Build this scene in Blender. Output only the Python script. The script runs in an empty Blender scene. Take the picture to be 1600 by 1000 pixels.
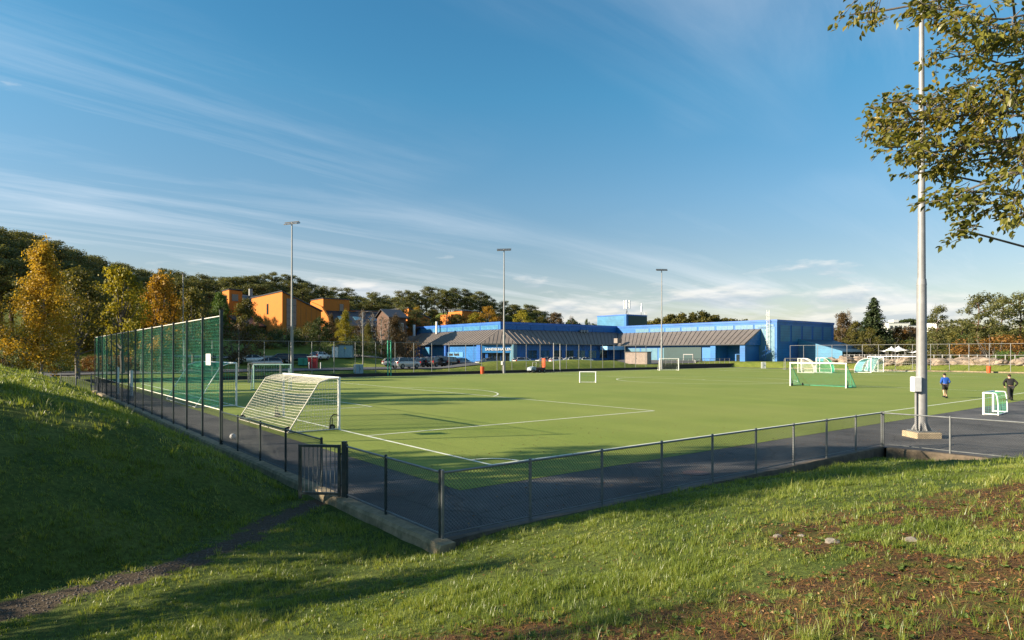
import bpy, math, random
import numpy as np
from mathutils import Vector, Matrix
R = math.radians
rng = np.random.default_rng(7)
random.seed(7)
scene = bpy.context.scene
COL = scene.collection

# ------------------------------------------------------------------ camera, sky, sun, exposure
cam_d = bpy.data.cameras.new('camera'); cam = bpy.data.objects.new('camera', cam_d); COL.objects.link(cam)
cam.location = (0, 0, 3.25); cam.rotation_euler = (R(90), 0, 0)
cam_d.sensor_width = 36; cam_d.lens = 22.5; cam_d.shift_y = 51/1600
cam_d.clip_start = .05; cam_d.clip_end = 6000
scene.camera = cam
scene.view_settings.view_transform = 'Standard'; scene.view_settings.look = 'None'
scene.view_settings.gamma = 1; scene.view_settings.use_curve_mapping = False
scene.view_settings.exposure = 1.36

SUN_EL = R(20); SUN_DIR = Vector((-.97, -.243, 0)).normalized()      # horizontal direction towards the sun
sun_d = bpy.data.lights.new('sun', 'SUN'); sun_d.energy = 5.0; sun_d.angle = R(.53); sun_d.color = (1, .85, .64)
sun = bpy.data.objects.new('sun', sun_d); COL.objects.link(sun)
to_sun = Vector((SUN_DIR.x*math.cos(SUN_EL), SUN_DIR.y*math.cos(SUN_EL), math.sin(SUN_EL)))
sun.rotation_euler = (-to_sun).to_track_quat('-Z', 'Y').to_euler()
sun.location = (-60, -20, 60)

world = bpy.data.worlds.new('World'); scene.world = world; world.use_nodes = True
nt = world.node_tree; nt.nodes.clear()
def N(tree, typ, **kw):
    n = tree.nodes.new(typ)
    for k, v in kw.items():
        if k.startswith('i_'):
            key = k[2:]
            n.inputs[int(key) if key.isdigit() else key].default_value = v
        else: setattr(n, k, v)
    return n
def L(tree, a, b): tree.links.new(a, b)
def M(tree, op, a, b=None, clamp=False):
    n = tree.nodes.new('ShaderNodeMath'); n.operation = op; n.use_clamp = clamp
    for i, x in enumerate((a, b)):
        if x is None: continue
        if isinstance(x, (int, float)): n.inputs[i].default_value = x
        else: tree.links.new(x, n.inputs[i])
    return n.outputs[0]
def RAMP(tree, fac, stops, interp='LINEAR'):
    n = tree.nodes.new('ShaderNodeValToRGB'); cr = n.color_ramp; cr.interpolation = interp
    while len(cr.elements) < len(stops): cr.elements.new(.5)
    for e, (p, c) in zip(cr.elements, stops):
        e.position = p; e.color = (c, c, c, 1) if isinstance(c, (int, float)) else (*c, 1)
    tree.links.new(fac, n.inputs[0]); return n.outputs[0]
def MIX(tree, fac, a, b, mode='MIX'):
    n = tree.nodes.new('ShaderNodeMix'); n.data_type = 'RGBA'; n.blend_type = mode
    for idx, x in ((0, fac), (6, a), (7, b)):
        if isinstance(x, (int, float)): n.inputs[idx].default_value = x
        elif isinstance(x, tuple): n.inputs[idx].default_value = (*x, 1)
        else: tree.links.new(x, n.inputs[idx])
    return n.outputs[2]

sky = N(nt, 'ShaderNodeTexSky', sky_type='NISHITA', sun_disc=False, sun_elevation=SUN_EL,
        sun_rotation=math.atan2(SUN_DIR.x, SUN_DIR.y), altitude=50, air_density=1.0, dust_density=.6, ozone_density=1.0)
tc = N(nt, 'ShaderNodeTexCoord'); sp = N(nt, 'ShaderNodeSeparateXYZ'); L(nt, tc.outputs['Generated'], sp.inputs[0])
zz = M(nt, 'ADD', M(nt, 'MAXIMUM', sp.outputs[2], 0.0), .06)
px_ = M(nt, 'DIVIDE', sp.outputs[0], zz); py_ = M(nt, 'DIVIDE', sp.outputs[1], zz)
# cirrus: wind along (.7,.72) on a high flat layer
al = M(nt, 'ADD', M(nt, 'MULTIPLY', px_, .70), M(nt, 'MULTIPLY', py_, .714))
ac = M(nt, 'SUBTRACT', M(nt, 'MULTIPLY', px_, .714), M(nt, 'MULTIPLY', py_, .70))
def cxyz(x, y, z=0.0):
    n = nt.nodes.new('ShaderNodeCombineXYZ')
    for i, q in enumerate((x, y, z)):
        if isinstance(q, (int, float)): n.inputs[i].default_value = q
        else: L(nt, q, n.inputs[i])
    return n.outputs[0]
def noise(tree, vec, scale, detail=6, rough=.55, dist=0.0):
    n = N(tree, 'ShaderNodeTexNoise', i_Scale=scale, i_Detail=detail, i_Roughness=rough, i_Distortion=dist)
    L(tree, vec, n.inputs['Vector']); return n.outputs[0]
st = noise(nt, cxyz(M(nt, 'MULTIPLY', al, .16), M(nt, 'MULTIPLY', ac, .95), 3.1), 1.5, 9, .62, .5)
pat = noise(nt, cxyz(M(nt, 'MULTIPLY', al, .22), M(nt, 'MULTIPLY', ac, .38), 9.7), 1.0, 3, .5, .2)
streak = RAMP(nt, st, [(.45, 0.0), (.72, 1.0)])
patch = RAMP(nt, pat, [(.37, 0.0), (.62, 1.0)])
cir = M(nt, 'MULTIPLY', M(nt, 'MULTIPLY', streak, patch), 1.0, True)
veil = M(nt, 'MULTIPLY', patch, .07)
cir = M(nt, 'MULTIPLY', M(nt, 'ADD', cir, veil, True), .95)
# low bank of cloud far away, near the horizon
azi = M(nt, 'ARCTAN2', sp.outputs[0], sp.outputs[1])
cu = noise(nt, cxyz(M(nt, 'MULTIPLY', azi, 3.0), M(nt, 'MULTIPLY', sp.outputs[2], 13.0), 1.7), 2.2, 8, .55, .15)
band = RAMP(nt, sp.outputs[2], [(0.0, 1.0), (.07, .85), (.14, .25), (.22, 0.0)])
cum = RAMP(nt, M(nt, 'ADD', cu, M(nt, 'MULTIPLY', M(nt, 'SUBTRACT', band, 1.0), .35)), [(.37, 0.0), (.52, 1.0)])
cush = noise(nt, cxyz(M(nt, 'MULTIPLY', azi, 3.0), M(nt, 'ADD', M(nt, 'MULTIPLY', sp.outputs[2], 13.0), .09), 1.7), 2.2, 8, .55, .15)
lit = RAMP(nt, M(nt, 'SUBTRACT', cu, cush), [(.42, (3.2, 3.6, 4.2)), (.58, (6.6, 6.3, 6.0))])
lit = MIX(nt, RAMP(nt, M(nt, 'ADD', M(nt, 'SUBTRACT', cu, cush), .5), [(.44, 0.0), (.58, 1.0)]), (3.5, 4.0, 4.7), (6.6, 6.4, 6.1))
hs = N(nt, 'ShaderNodeHueSaturation', i_Saturation=1.12, i_Value=1.0); L(nt, sky.outputs[0], hs.inputs['Color'])
tint = RAMP(nt, sp.outputs[2], [(0.0, (.76, .58, .60)), (.10, (.73, .59, .61)), (.155, (.71, .63, .65)), (.23, (.66, .71, .74)), (.37, (.46, .80, .85)), (.55, (.39, .79, .88))])
skc = MIX(nt, 1.0, hs.outputs[0], MIX(nt, 1.0, tint, (1.07, 1.28, 1.30), 'MULTIPLY'), 'MULTIPLY')
c0 = MIX(nt, M(nt, 'MULTIPLY', cir, .56), skc, (7.2, 7.3, 7.6))
c1 = MIX(nt, M(nt, 'MULTIPLY', cum, .66), c0, lit)
bg = N(nt, 'ShaderNodeBackground', i_Strength=.062); L(nt, c1, bg.inputs[0])
wo = N(nt, 'ShaderNodeOutputWorld'); L(nt, bg.outputs[0], wo.inputs[0])

# ------------------------------------------------------------------ coordinates of the place
OX, OY = -.6, 18.5                      # near corner of the pitch
UX, UY = .785, .6195; VX, VY = -.6195, .785   # along the touchline / along the goal line
def W(u, v, z=0.0): return Vector((OX+u*UX+v*VX, OY+u*UY+v*VY, z))
def to_uv(X, Y): return (X-OX)*UX+(Y-OY)*UY, (X-OX)*VX+(Y-OY)*VY
ANG_U = math.atan2(UY, UX)              # heading of the touchline
def at(px, D, z=0.0): return Vector(((px-800)/1000*D, D, z))       # bearing and range to a place
def zpx(py, D): return 3.25+(551-py)/1000*D
FU0, FV0 = -5.1, -5.5                   # near corner of the low fence
def vnoise(x, y, f, seed=0):
    x = np.asarray(x, float)*f+seed*17.3; y = np.asarray(y, float)*f+seed*9.1
    xi = np.floor(x); yi = np.floor(y); fx = x-xi; fy = y-yi
    fx = fx*fx*(3-2*fx); fy = fy*fy*(3-2*fy)
    def h(a, b):
        n = np.sin(a*127.1+b*311.7+seed*74.7)*43758.5453
        return n-np.floor(n)
    return (h(xi, yi)*(1-fx)+h(xi+1, yi)*fx)*(1-fy)+(h(xi, yi+1)*(1-fx)+h(xi+1, yi+1)*fx)*fy
def sstep(a, b, x):
    t = np.clip((x-a)/(b-a), 0, 1); return t*t*(3-2*t)
PATH = [(-3.9, 15.2), (-4.5, 14.2), (-5.2, 10.5), (-6.7, 8.4), (-9.5, 6.3), (-15, 4)]
def path_dist(X, Y):
    d = np.full(np.shape(X), 1e9)
    for (ax, ay), (bx, by) in zip(PATH[:-1], PATH[1:]):
        t = np.clip(((X-ax)*(bx-ax)+(Y-ay)*(by-ay))/((bx-ax)**2+(by-ay)**2), 0, 1)
        d = np.minimum(d, np.hypot(X-ax-t*(bx-ax), Y-ay-t*(by-ay)))
    return d
RIDGE = [(-175, 60, 17, 40), (-150, 110, 19, 42), (-142, 165, 20, 45), (-120, 225, 21, 50), (-70, 265, 21, 52), (-22, 285, 20, 50), (15, 310, 11, 42),
         (-58, 168, 5.5, 32), (-95, 130, 4.5, 30), (120, 520, 14, 70), (60, 540, 12, 60), (430, 640, 24, 60)]
def terrain(X, Y):
    X = np.asarray(X, float); Y = np.asarray(Y, float)
    u, v = to_uv(X, Y); fu = u-FU0; fv = v-FV0
    s = np.maximum(-fv, 0)
    z0 = -.16+.17*sstep(-.6, 1.8, fu)-.24*sstep(6.5, 14, fu)
    sl = np.minimum(s, 10.5)*.185+np.maximum(s-10.5, 0)*.02
    fade = 1-sstep(13.8, 17.4, fu)
    base = z0+sl*fade
    base = np.where(fade <= .02, -.3, base)
    # bank left of the fence and of the path
    xf = np.interp(Y, [-20, 4, 6.3, 8.4, 10.5, 14.4, 16], [-30, -15.5, -10.2, -7.4, -5.9, -5.2, -5.6])
    t = sstep(13, 17.5, Y)
    w = (1-t)*(xf-X)*.86+t*(-fu-.35)
    wp = np.maximum(w, 0)
    hill = 3.5*(1-np.exp(-(wp/4.5)**1.15))+.10*np.clip(wp-7, 0, 40)
    hill = hill*(1-.62*sstep(34, 52, v)*(1-sstep(12, 40, wp)))
    z = base+hill*sstep(-.2, .5, w)
    z = z+.10*(vnoise(X, Y, .45, 3)-.5)*sstep(.4, 2.2, np.maximum(s*fade, wp))+(.10*(vnoise(X, Y, 1.5, 5)-.5)+.045*(vnoise(X, Y, 3.7, 6)-.5))*sstep(.3, 1.5, np.maximum(s*fade, wp))
    inside = (fu > .05) & (fv > .05)
    far = sstep(66.3, 69.5, v); end = sstep(115.2, 119, u)
    zi = -.3+np.maximum(far*1.0, end*1.5)
    z = np.where(inside, zi, z)
    z = np.where((~inside) & (fu <= .05) & (v > 50), np.maximum(z*(1-sstep(50, 64, v)), 0)+sstep(50, 64, v)*.7, z)
    # mound beside the car park
    m = np.exp(-((v-72.6)/3.2)**2)*sstep(42, 53, u)*(1-sstep(83, 88.5, u))
    z = z+m*(1.12+.35*(vnoise(X, Y, .25, 8)-.5))
    # wooded hills
    outside = np.maximum(np.maximum(sstep(80, 110, v), sstep(135, 170, u)), sstep(22, 60, -u))
    rz = np.zeros_like(z)
    for rx, ry, h, sg in RIDGE: rz = np.maximum(rz, h*np.exp(-((X-rx)**2+(Y-ry)**2)/(2*sg*sg)))
    z = z+outside*rz*(1-sstep(46, 62, u)*(1-sstep(158, 190, v))*(1-sstep(170, 200, u)))
    # gentle rise of the school lawn
    z = z+2.6*sstep(84, 112, v)*(1-sstep(40, 54, u))*sstep(-30, 10, u)*0.8
    return z
def tz(X, Y): return float(terrain(np.array([X]), np.array([Y]))[0])

# ------------------------------------------------------------------ objects
def tag(o, label=None, cat=None, group=None, kind=None):
    if label: o['label'] = label
    if cat: o['category'] = cat
    if group: o['group'] = group
    if kind: o['kind'] = kind
    return o
def thing(name, label, cat, loc=(0, 0, 0), rz=0.0, group=None):
    o = bpy.data.objects.new(name, None); COL.objects.link(o)
    o.location = loc; o.rotation_euler = (0, 0, rz); o.empty_display_size = .3
    return tag(o, label, cat, group)
def link(name, me, parent=None, loc=None, rz=None):
    o = bpy.data.objects.new(name, me); COL.objects.link(o)
    if parent is not None: o.parent = parent
    if loc is not None: o.location = loc
    if rz is not None: o.rotation_euler = (0, 0, rz)
    return o
def copy_tree(o, parent=None):
    c = o.copy(); COL.objects.link(c); c.parent = parent
    for ch in list(o.children): copy_tree(ch, c)
    return c
def np_mesh(name, verts, faces, mat, smooth=False):
    """verts (n,3) array, faces (m,k) array, k = 3 or 4"""
    me = bpy.data.meshes.new(name); verts = np.asarray(verts, np.float32); faces = np.asarray(faces, np.int32)
    k = faces.shape[1]; m = len(faces)
    me.vertices.add(len(verts)); me.vertices.foreach_set('co', verts.ravel())
    me.loops.add(m*k); me.loops.foreach_set('vertex_index', faces.ravel())
    me.polygons.add(m); me.polygons.foreach_set('loop_start', np.arange(0, m*k, k, dtype=np.int32))
    me.update(calc_edges=True)
    if smooth: me.polygons.foreach_set('use_smooth', np.ones(m, bool))
    if mat: me.materials.append(mat)
    return me
class MB:
    def __init__(s): s.v = []; s.f = []
    def add(s, vs, fs):
        b = len(s.v); s.v += [tuple(x) for x in vs]; s.f += [tuple(i+b for i in f) for f in fs]; return s
    def box(s, c, d, rz=0.0):
        x, y, z = (q/2 for q in d); ca, sa = math.cos(rz), math.sin(rz)
        vs = []
        for dz in (-z, z):
            for dx, dy in ((-x, -y), (x, -y), (x, y), (-x, y)):
                vs.append((c[0]+dx*ca-dy*sa, c[1]+dx*sa+dy*ca, c[2]+dz))
        return s.add(vs, [(3, 2, 1, 0), (4, 5, 6, 7), (0, 1, 5, 4), (1, 2, 6, 5), (2, 3, 7, 6), (3, 0, 4, 7)])
    def bbox(s, x0, x1, y0, y1, z0, z1): return s.box(((x0+x1)/2, (y0+y1)/2, (z0+z1)/2), (x1-x0, y1-y0, z1-z0))
    def bevbox(s, c, d, b=.02):
        """box with chamfered vertical and top edges"""
        x, y, z = (q/2 for q in d); vs = []; b = min(b, x*.8, y*.8, z*.8)
        def ring(ix, zz): return [(c[0]+sx*(x-ix)+ (0), c[1]+sy*(y-iy), c[2]+zz) for sx, sy, iy in ()]
        rings = [(0, -z), (0, z-b), (b, z)]
        for inset, zz in rings:
            X = x-inset; Y = y-inset
            vs += [(c[0]-X+b, c[1]-Y, c[2]+zz), (c[0]+X-b, c[1]-Y, c[2]+zz), (c[0]+X, c[1]-Y+b, c[2]+zz), (c[0]+X, c[1]+Y-b, c[2]+zz),
                   (c[0]+X-b, c[1]+Y, c[2]+zz), (c[0]-X+b, c[1]+Y, c[2]+zz), (c[0]-X, c[1]+Y-b, c[2]+zz), (c[0]-X, c[1]-Y+b, c[2]+zz)]
        fs = []
        for r in range(2):
            for i in range(8): fs.append((r*8+i, r*8+(i+1) % 8, r*8+8+(i+1) % 8, r*8+8+i))
        fs.append(tuple(range(16, 24))); fs.append(tuple(range(7, -1, -1)))
        return s.add(vs, fs)
    def tube(s, a, b, r0, r1=None, n=8, cap=True):
        a = Vector(a); b = Vector(b); r1 = r0 if r1 is None else r1
        d = (b-a); d = d.normalized() if d.length > 1e-9 else Vector((0, 0, 1))
        p = d.orthogonal().normalized(); q = d.cross(p)
        vs = []
        for c, r in ((a, r0), (b, r1)):
            for i in range(n):
                t = 2*math.pi*i/n; vs.append(c+p*(r*math.cos(t))+q*(r*math.sin(t)))
        fs = [(i, (i+1) % n, n+(i+1) % n, n+i) for i in range(n)]
        if cap: fs += [tuple(range(n-1, -1, -1)), tuple(range(n, 2*n))]
        return s.add(vs, fs)
    def poly(s, pts, r, n=6):
        for a, b in zip(pts[:-1], pts[1:]): s.tube(a, b, r, r, n)
        return s
    def quad(s, a, b, c, d): return s.add([a, b, c, d], [(0, 1, 2, 3)])
    def prism(s, pts, d):
        """polygon pts (3d) extruded along vector d"""
        n = len(pts); d = Vector(d); vs = [Vector(p) for p in pts]+[Vector(p)+d for p in pts]
        fs = [tuple(range(n-1, -1, -1)), tuple(range(n, 2*n))]+[(i, (i+1) % n, n+(i+1) % n, n+i) for i in range(n)]
        return s.add(vs, fs)
    def net(s, a, b, c, d, nu, nv, r, sag=0.0, n=3):
        """threads on the bilinear patch a-b (u) / a-d (v)"""
        a, b, c, d = map(Vector, (a, b, c, d)); nrm = (b-a).cross(d-a).normalized()
        def P(x, y): return (a*(1-x)+b*x)*(1-y)+(d*(1-x)+c*x)*y + nrm*(sag*4*x*(1-x)*4*y*(1-y)/1.0)
        k = 4 if sag else 1
        for i in range(nu+1):
            for j in range(k): s.tube(P(i/nu, j/k), P(i/nu, (j+1)/k), r, r, n, False)
        for i in range(nv+1):
            for j in range(k): s.tube(P(j/k, i/nv), P((j+1)/k, i/nv), r, r, n, False)
        return s
    def mesh(s, name, mat, smooth=False):
        me = bpy.data.meshes.new(name); me.from_pydata([tuple(v) for v in s.v], [], s.f); me.update()
        if mat: me.materials.append(mat)
        if smooth:
            me.polygons.foreach_set('use_smooth', np.ones(len(me.polygons), bool))
            try: me.set_sharp_from_angle(angle=R(40))
            except Exception: pass
        return me
    def build(s, name, mat, parent=None, smooth=False, loc=None, rz=None):
        return link(name, s.mesh(name, mat, smooth), parent, loc, rz)
def ico(r, sub=1):
    import bmesh
    bm = bmesh.new(); bmesh.ops.create_icosphere(bm, subdivisions=sub, radius=r)
    v = [tuple(x.co) for x in bm.verts]; f = [tuple(q.index for q in p.verts) for p in bm.faces]; bm.free(); return v, f

# ------------------------------------------------------------------ materials
MATS = {}
def mat(name, col, rough=.6, metal=0.0, var=.15, scale=8.0, bump=0.0, bscale=None, spec=.4, col2=None, coat=0.0, detail=5, obj_rand=0.0, coords='Object'):
    m = bpy.data.materials.new(name); m.use_nodes = True; t = m.node_tree; b = t.nodes['Principled BSDF']
    tcn = N(t, 'ShaderNodeTexCoord'); vec = tcn.outputs[coords]
    nz = noise(t, vec, scale, detail, .6)
    c2 = col2 or tuple(min(1, q*(1+var)) for q in col); c1 = tuple(q*(1-var) for q in col) if not col2 else col
    c = RAMP(t, nz, [(.3, c1), (.7, c2)])
    # dirt: broad soft variation
    nb = noise(t, vec, scale*.13, 3, .5)
    c = MIX(t, 1.0, c, RAMP(t, nb, [(.3, 1-var*.7), (.7, 1+0.0)]), 'MULTIPLY')
    if obj_rand:
        oi = N(t, 'ShaderNodeObjectInfo'); c = MIX(t, 1.0, c, RAMP(t, oi.outputs['Random'], [(0, 1-obj_rand), (1, 1.0)]), 'MULTIPLY')
    L(t, c, b.inputs['Base Color']); b.inputs['Metallic'].default_value = metal
    L(t, RAMP(t, nz, [(.2, max(0, rough-.08)), (.8, min(1, rough+.08))]), b.inputs['Roughness'])
    b.inputs['Specular IOR Level'].default_value = spec; b.inputs['Coat Weight'].default_value = coat
    if bump:
        bp = N(t, 'ShaderNodeBump', i_Strength=bump, i_Distance=.02); L(t, noise(t, vec, bscale or scale*3, 6, .6), bp.inputs['Height']); L(t, bp.outputs[0], b.inputs['Normal'])
    MATS[name] = m; return m
def leaf_mat(name, cols, rough=.55, trans=.35, orand=.25):
    m = bpy.data.materials.new(name); m.use_nodes = True; t = m.node_tree; b = t.nodes['Principled BSDF']
    g = N(t, 'ShaderNodeNewGeometry'); k = len(cols)
    tcn = N(t, 'ShaderNodeTexCoord'); nb = noise(t, tcn.outputs['Object'], .55, 2, .5)
    f = M(t, 'ADD', M(t, 'MULTIPLY', g.outputs['Random Per Island'], .55), M(t, 'MULTIPLY', RAMP(t, nb, [(.3, 0.0), (.7, 1.0)]), .45))
    c = RAMP(t, f, [(i/(k-1), q) for i, q in enumerate(cols)])
    oi = N(t, 'ShaderNodeObjectInfo'); c = MIX(t, 1.0, c, RAMP(t, oi.outputs['Random'], [(0, 1-orand), (1, 1.0)]), 'MULTIPLY')
    L(t, c, b.inputs['Base Color']); b.inputs['Roughness'].default_value = rough; b.inputs['Specular IOR Level'].default_value = .25
    tr = N(t, 'ShaderNodeBsdfTranslucent'); L(t, MIX(t, 1.0, c, (1.25, 1.15, .6), 'MULTIPLY'), tr.inputs[0])
    mx = N(t, 'ShaderNodeMixShader', i_0=trans); L(t, b.outputs[0], mx.inputs[1]); L(t, tr.outputs[0], mx.inputs[2])
    L(t, mx.outputs[0], t.nodes['Material Output'].inputs[0]); return m
galv = mat('galvanised_steel', (.20, .21, .215), .5, .5, .18, 6)
galv_paint = mat('pale_pole_steel', (.25, .25, .255), .55, .2, .16, 3, bump=.05)
dark_metal = mat('dark_green_coated_steel', (.035, .05, .052), .42, .2, .25, 9)
wire = mat('weathered_wire', (.07, .075, .075), .5, .5, .2, 14)
wire_dark = mat('dark_coated_wire', (.045, .055, .055), .5, .2, .2, 14)
white_paint = mat('white_goal_paint', (.78, .77, .74), .4, 0, .07, 7)
net_white = mat('ivory_net_cord', (.78, .74, .63), .8, 0, .1, 9)
net_green = mat('green_net_cord', (.05, .32, .20), .8, 0, .25, 5)
net_green2 = mat('bright_green_net_cord', (.05, .36, .22), .8, 0, .25, 5)
net_blue = mat('pale_blue_net_cord', (.16, .42, .46), .8, 0, .2, 5)
rope = mat('pale_rope', (.62, .60, .55), .85, 0, .1, 12)
black_rubber = mat('black_rubber', (.018, .018, .019), .75, 0, .2, 12)
concrete = mat('weathered_concrete', (.14, .12, .07), .9, 0, .32, 4, bump=.8, bscale=22, col2=(.36, .28, .18))
concrete_dark = mat('shaded_concrete', (.13, .10, .07), .9, 0, .4, 4, bump=.7, bscale=22)  # darker brown copy of the concrete, shade of the front and right kerbs in its colour
concrete_base = mat('tan_concrete_footing', (.40, .31, .20), .9, 0, .2, 5, bump=.4, bscale=22)
asph_mat = None
def ground_noise_mat(name, c1, c2, s1, s2, rough=.9, bump=.5, bsc=60, speck=None):
    m = bpy.data.materials.new(name); m.use_nodes = True; t = m.node_tree; b = t.nodes['Principled BSDF']
    tcn = N(t, 'ShaderNodeTexCoord'); v = tcn.outputs['Object']
    a = noise(t, v, s1, 6, .6); f = noise(t, v, s2, 4, .7)
    c = MIX(t, RAMP(t, a, [(.33, 0.0), (.67, 1.0)]), c1, c2)
    c = MIX(t, 1.0, c, RAMP(t, f, [(.25, .62), (.75, 1.32)]), 'MULTIPLY')
    if speck:
        sn = noise(t, v, speck[1], 2, .5); c = MIX(t, RAMP(t, sn, [(speck[2], 0.0), (speck[2]+.05, 1.0)]), c, speck[0])
    L(t, c, b.inputs['Base Color']); b.inputs['Roughness'].default_value = rough; b.inputs['Specular IOR Level'].default_value = .25
    bp = N(t, 'ShaderNodeBump', i_Strength=bump, i_Distance=.01); L(t, noise(t, v, bsc, 5, .7), bp.inputs['Height']); L(t, bp.outputs[0], b.inputs['Normal'])
    return m
asph_mat = ground_noise_mat('asphalt', (.066, .065, .068), (.128, .122, .118), .5, 70, .85, .9, 120, ((.16, .145, .12), 26, .70))
road_mat = ground_noise_mat('car_park_asphalt', (.085, .085, .09), (.12, .118, .118), .15, 20, .8, .3, 60)
t = asph_mat.node_tree; b = t.nodes['Principled BSDF']; prev = b.inputs['Base Color'].links[0].from_socket; tcn = N(t, 'ShaderNodeTexCoord')
dv = N(t, 'ShaderNodeTexNoise', i_Scale=.9, i_Detail=5); L(t, tcn.outputs['Object'], dv.inputs['Vector'])
vm = N(t, 'ShaderNodeVectorMath', operation='MULTIPLY_ADD'); L(t, dv.outputs['Color'], vm.inputs[0]); vm.inputs[1].default_value = (.9, .9, 0); L(t, tcn.outputs['Object'], vm.inputs[2])
vr = N(t, 'ShaderNodeTexVoronoi', feature='DISTANCE_TO_EDGE', i_Scale=.23); L(t, vm.outputs[0], vr.inputs['Vector'])
c = MIX(t, 1.0, prev, RAMP(t, vr.outputs['Distance'], [(0.0, .62), (.003, .70), (.006, 1.0)]), 'MULTIPLY')
pt = N(t, 'ShaderNodeTexNoise', i_Scale=.22, i_Detail=3); L(t, tcn.outputs['Object'], pt.inputs['Vector']); c = MIX(t, 1.0, c, RAMP(t, pt.outputs[0], [(.40, .80), (.46, 1.0), (.60, 1.0), (.70, 1.18)]), 'MULTIPLY'); L(t, c, b.inputs['Base Color'])
turf_mat = ground_noise_mat('artificial_turf', (.158, .212, .030), (.208, .252, .045), .16, 30, .85, .9, 90, ((.10, .13, .035), 9, .66))
t = turf_mat.node_tree; b = t.nodes['Principled BSDF']; prev = b.inputs['Base Color'].links[0].from_socket
tcn = N(t, 'ShaderNodeTexCoord'); mp = N(t, 'ShaderNodeMapping'); mp.inputs['Rotation'].default_value = (0, 0, -math.atan2(.6195, .785)); L(t, tcn.outputs['Object'], mp.inputs[0])
wv = N(t, 'ShaderNodeTexWave', wave_type='BANDS', bands_direction='X', wave_profile='SAW', i_Scale=.0785, i_Distortion=.0); L(t, mp.outputs[0], wv.inputs[0])
wn = noise(t, mp.outputs[0], .07, 3, .5)
c = MIX(t, 1.0, prev, RAMP(t, wv.outputs['Fac'], [(0.0, .90), (.03, .90), (.05, .985), (.5, 1.0), (.52, .955), (1.0, .955)]), 'MULTIPLY')
c = MIX(t, RAMP(t, wn, [(.35, 0.0), (.7, .5)]), c, (.232, .248, .058)); L(t, c, b.inputs['Base Color'])
line_mat = ground_noise_mat('white_turf_line', (.62, .64, .52), (.72, .73, .62), .8, 40, .85, .5, 90)
# ------------------------------------------------------------------ the ground sheet
def spaced(lo, f0, f1, hi, step, grow=1.16, lim=90):
    a = list(np.arange(f0, f1+1e-6, step)); s = step; x = a[-1]
    while x < hi: s = min(s*grow, 1.5 if x < lim else 60); x += s; a.append(x)
    s = step; x = a[0]
    while x > lo: s = min(s*grow, 1.5 if x > -lim*.45 else 60); x -= s; a.insert(0, x)
    return np.array(a)
gx = spaced(-1500, -15, 17, 1800, .16); gy = spaced(-80, 1.5, 24, 2600, .16, 1.06, 175)
GX, GY = np.meshgrid(gx, gy); GZ = terrain(GX, GY)
def bare_mask(X, Y):
    n = .35*vnoise(X, Y, .55, 11)+.38*vnoise(X, Y, 1.7, 12)+.27*vnoise(X, Y, 4.3, 13)
    c = np.exp(-(((X-4.4)/4.2)**2+((Y-5.0)/2.6)**2))*.50+np.exp(-(((X-8.5)/4.0)**2+((Y-8.2)/2.0)**2))*.40+np.exp(-(((X+1.2)/1.6)**2+((Y-4.9)/.7)**2))*.45
    c2 = np.exp(-(((X+9)/3)**2+((Y-9)/3)**2))*.25
    return np.clip(sstep(.55, .80, n*1.35+c*.30)*sstep(.06, .3, c)+sstep(.6, .85, n+c2)*.35*sstep(.05, .2, c2), 0, 1)
def path_mask(X, Y):
    d = path_dist(X, Y)+.35*(vnoise(X, Y, 2.2, 4)-.5)
    return 1-sstep(.08, .50, d+.4*(vnoise(X, Y, 6, 14)-.5))
me = np_mesh('ground', np.stack([GX.ravel(), GY.ravel(), GZ.ravel()], 1), np.zeros((1, 4), np.int32), None)
ny, nx = GX.shape
idx = np.arange(ny*nx).reshape(ny, nx)
F = np.stack([idx[:-1, :-1].ravel(), idx[:-1, 1:].ravel(), idx[1:, 1:].ravel(), idx[1:, :-1].ravel()], 1)
gm = bpy.data.materials.new('grassy_ground'); gm.use_nodes = True; t = gm.node_tree; b = t.nodes['Principled BSDF']
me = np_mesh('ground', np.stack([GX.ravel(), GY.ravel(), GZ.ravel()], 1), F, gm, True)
at1 = me.attributes.new('bare', 'FLOAT', 'POINT'); at1.data.foreach_set('value', bare_mask(GX, GY).ravel().astype(np.float32))
at2 = me.attributes.new('path', 'FLOAT', 'POINT'); at2.data.foreach_set('value', path_mask(GX, GY).ravel().astype(np.float32))
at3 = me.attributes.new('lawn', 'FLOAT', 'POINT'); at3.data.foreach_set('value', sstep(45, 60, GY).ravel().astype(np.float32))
tcn = N(t, 'ShaderNodeTexCoord'); vv = tcn.outputs['Object']
g1 = noise(t, vv, .6, 6, .6); g2 = noise(t, vv, 14, 5, .65); g3 = noise(t, vv, 60, 4, .7)
cg = MIX(t, RAMP(t, g1, [(.35, 0.0), (.65, 1.0)]), (.050, .080, .016), (.110, .135, .028))
cg = MIX(t, 1.0, cg, RAMP(t, g2, [(.25, .35), (.75, 1.4)]), 'MULTIPLY')
soil = MIX(t, RAMP(t, g2, [(.35, 0.0), (.62, 1.0)]), (.034, .023, .014), (.12, .066, .028))
soil = MIX(t, RAMP(t, noise(t, vv, 3.3, 5, .6), [(.46, 0.0), (.62, .9)]), soil, (.075, .085, .018))
soil = MIX(t, 1.0, soil, RAMP(t, g3, [(.25, .5), (.75, 1.5)]), 'MULTIPLY')
grav = MIX(t, RAMP(t, g3, [(.3, 0.0), (.7, 1.0)]), (.040, .029, .019), (.115, .088, .062))
an = N(t, 'ShaderNodeAttribute', attribute_name='bare'); pn = N(t, 'ShaderNodeAttribute', attribute_name='path')
fb = RAMP(t, M(t, 'ADD', an.outputs['Fac'], M(t, 'MULTIPLY', M(t, 'SUBTRACT', g2, .5), .8)), [(.25, 0.0), (.55, 1.0)])
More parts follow.
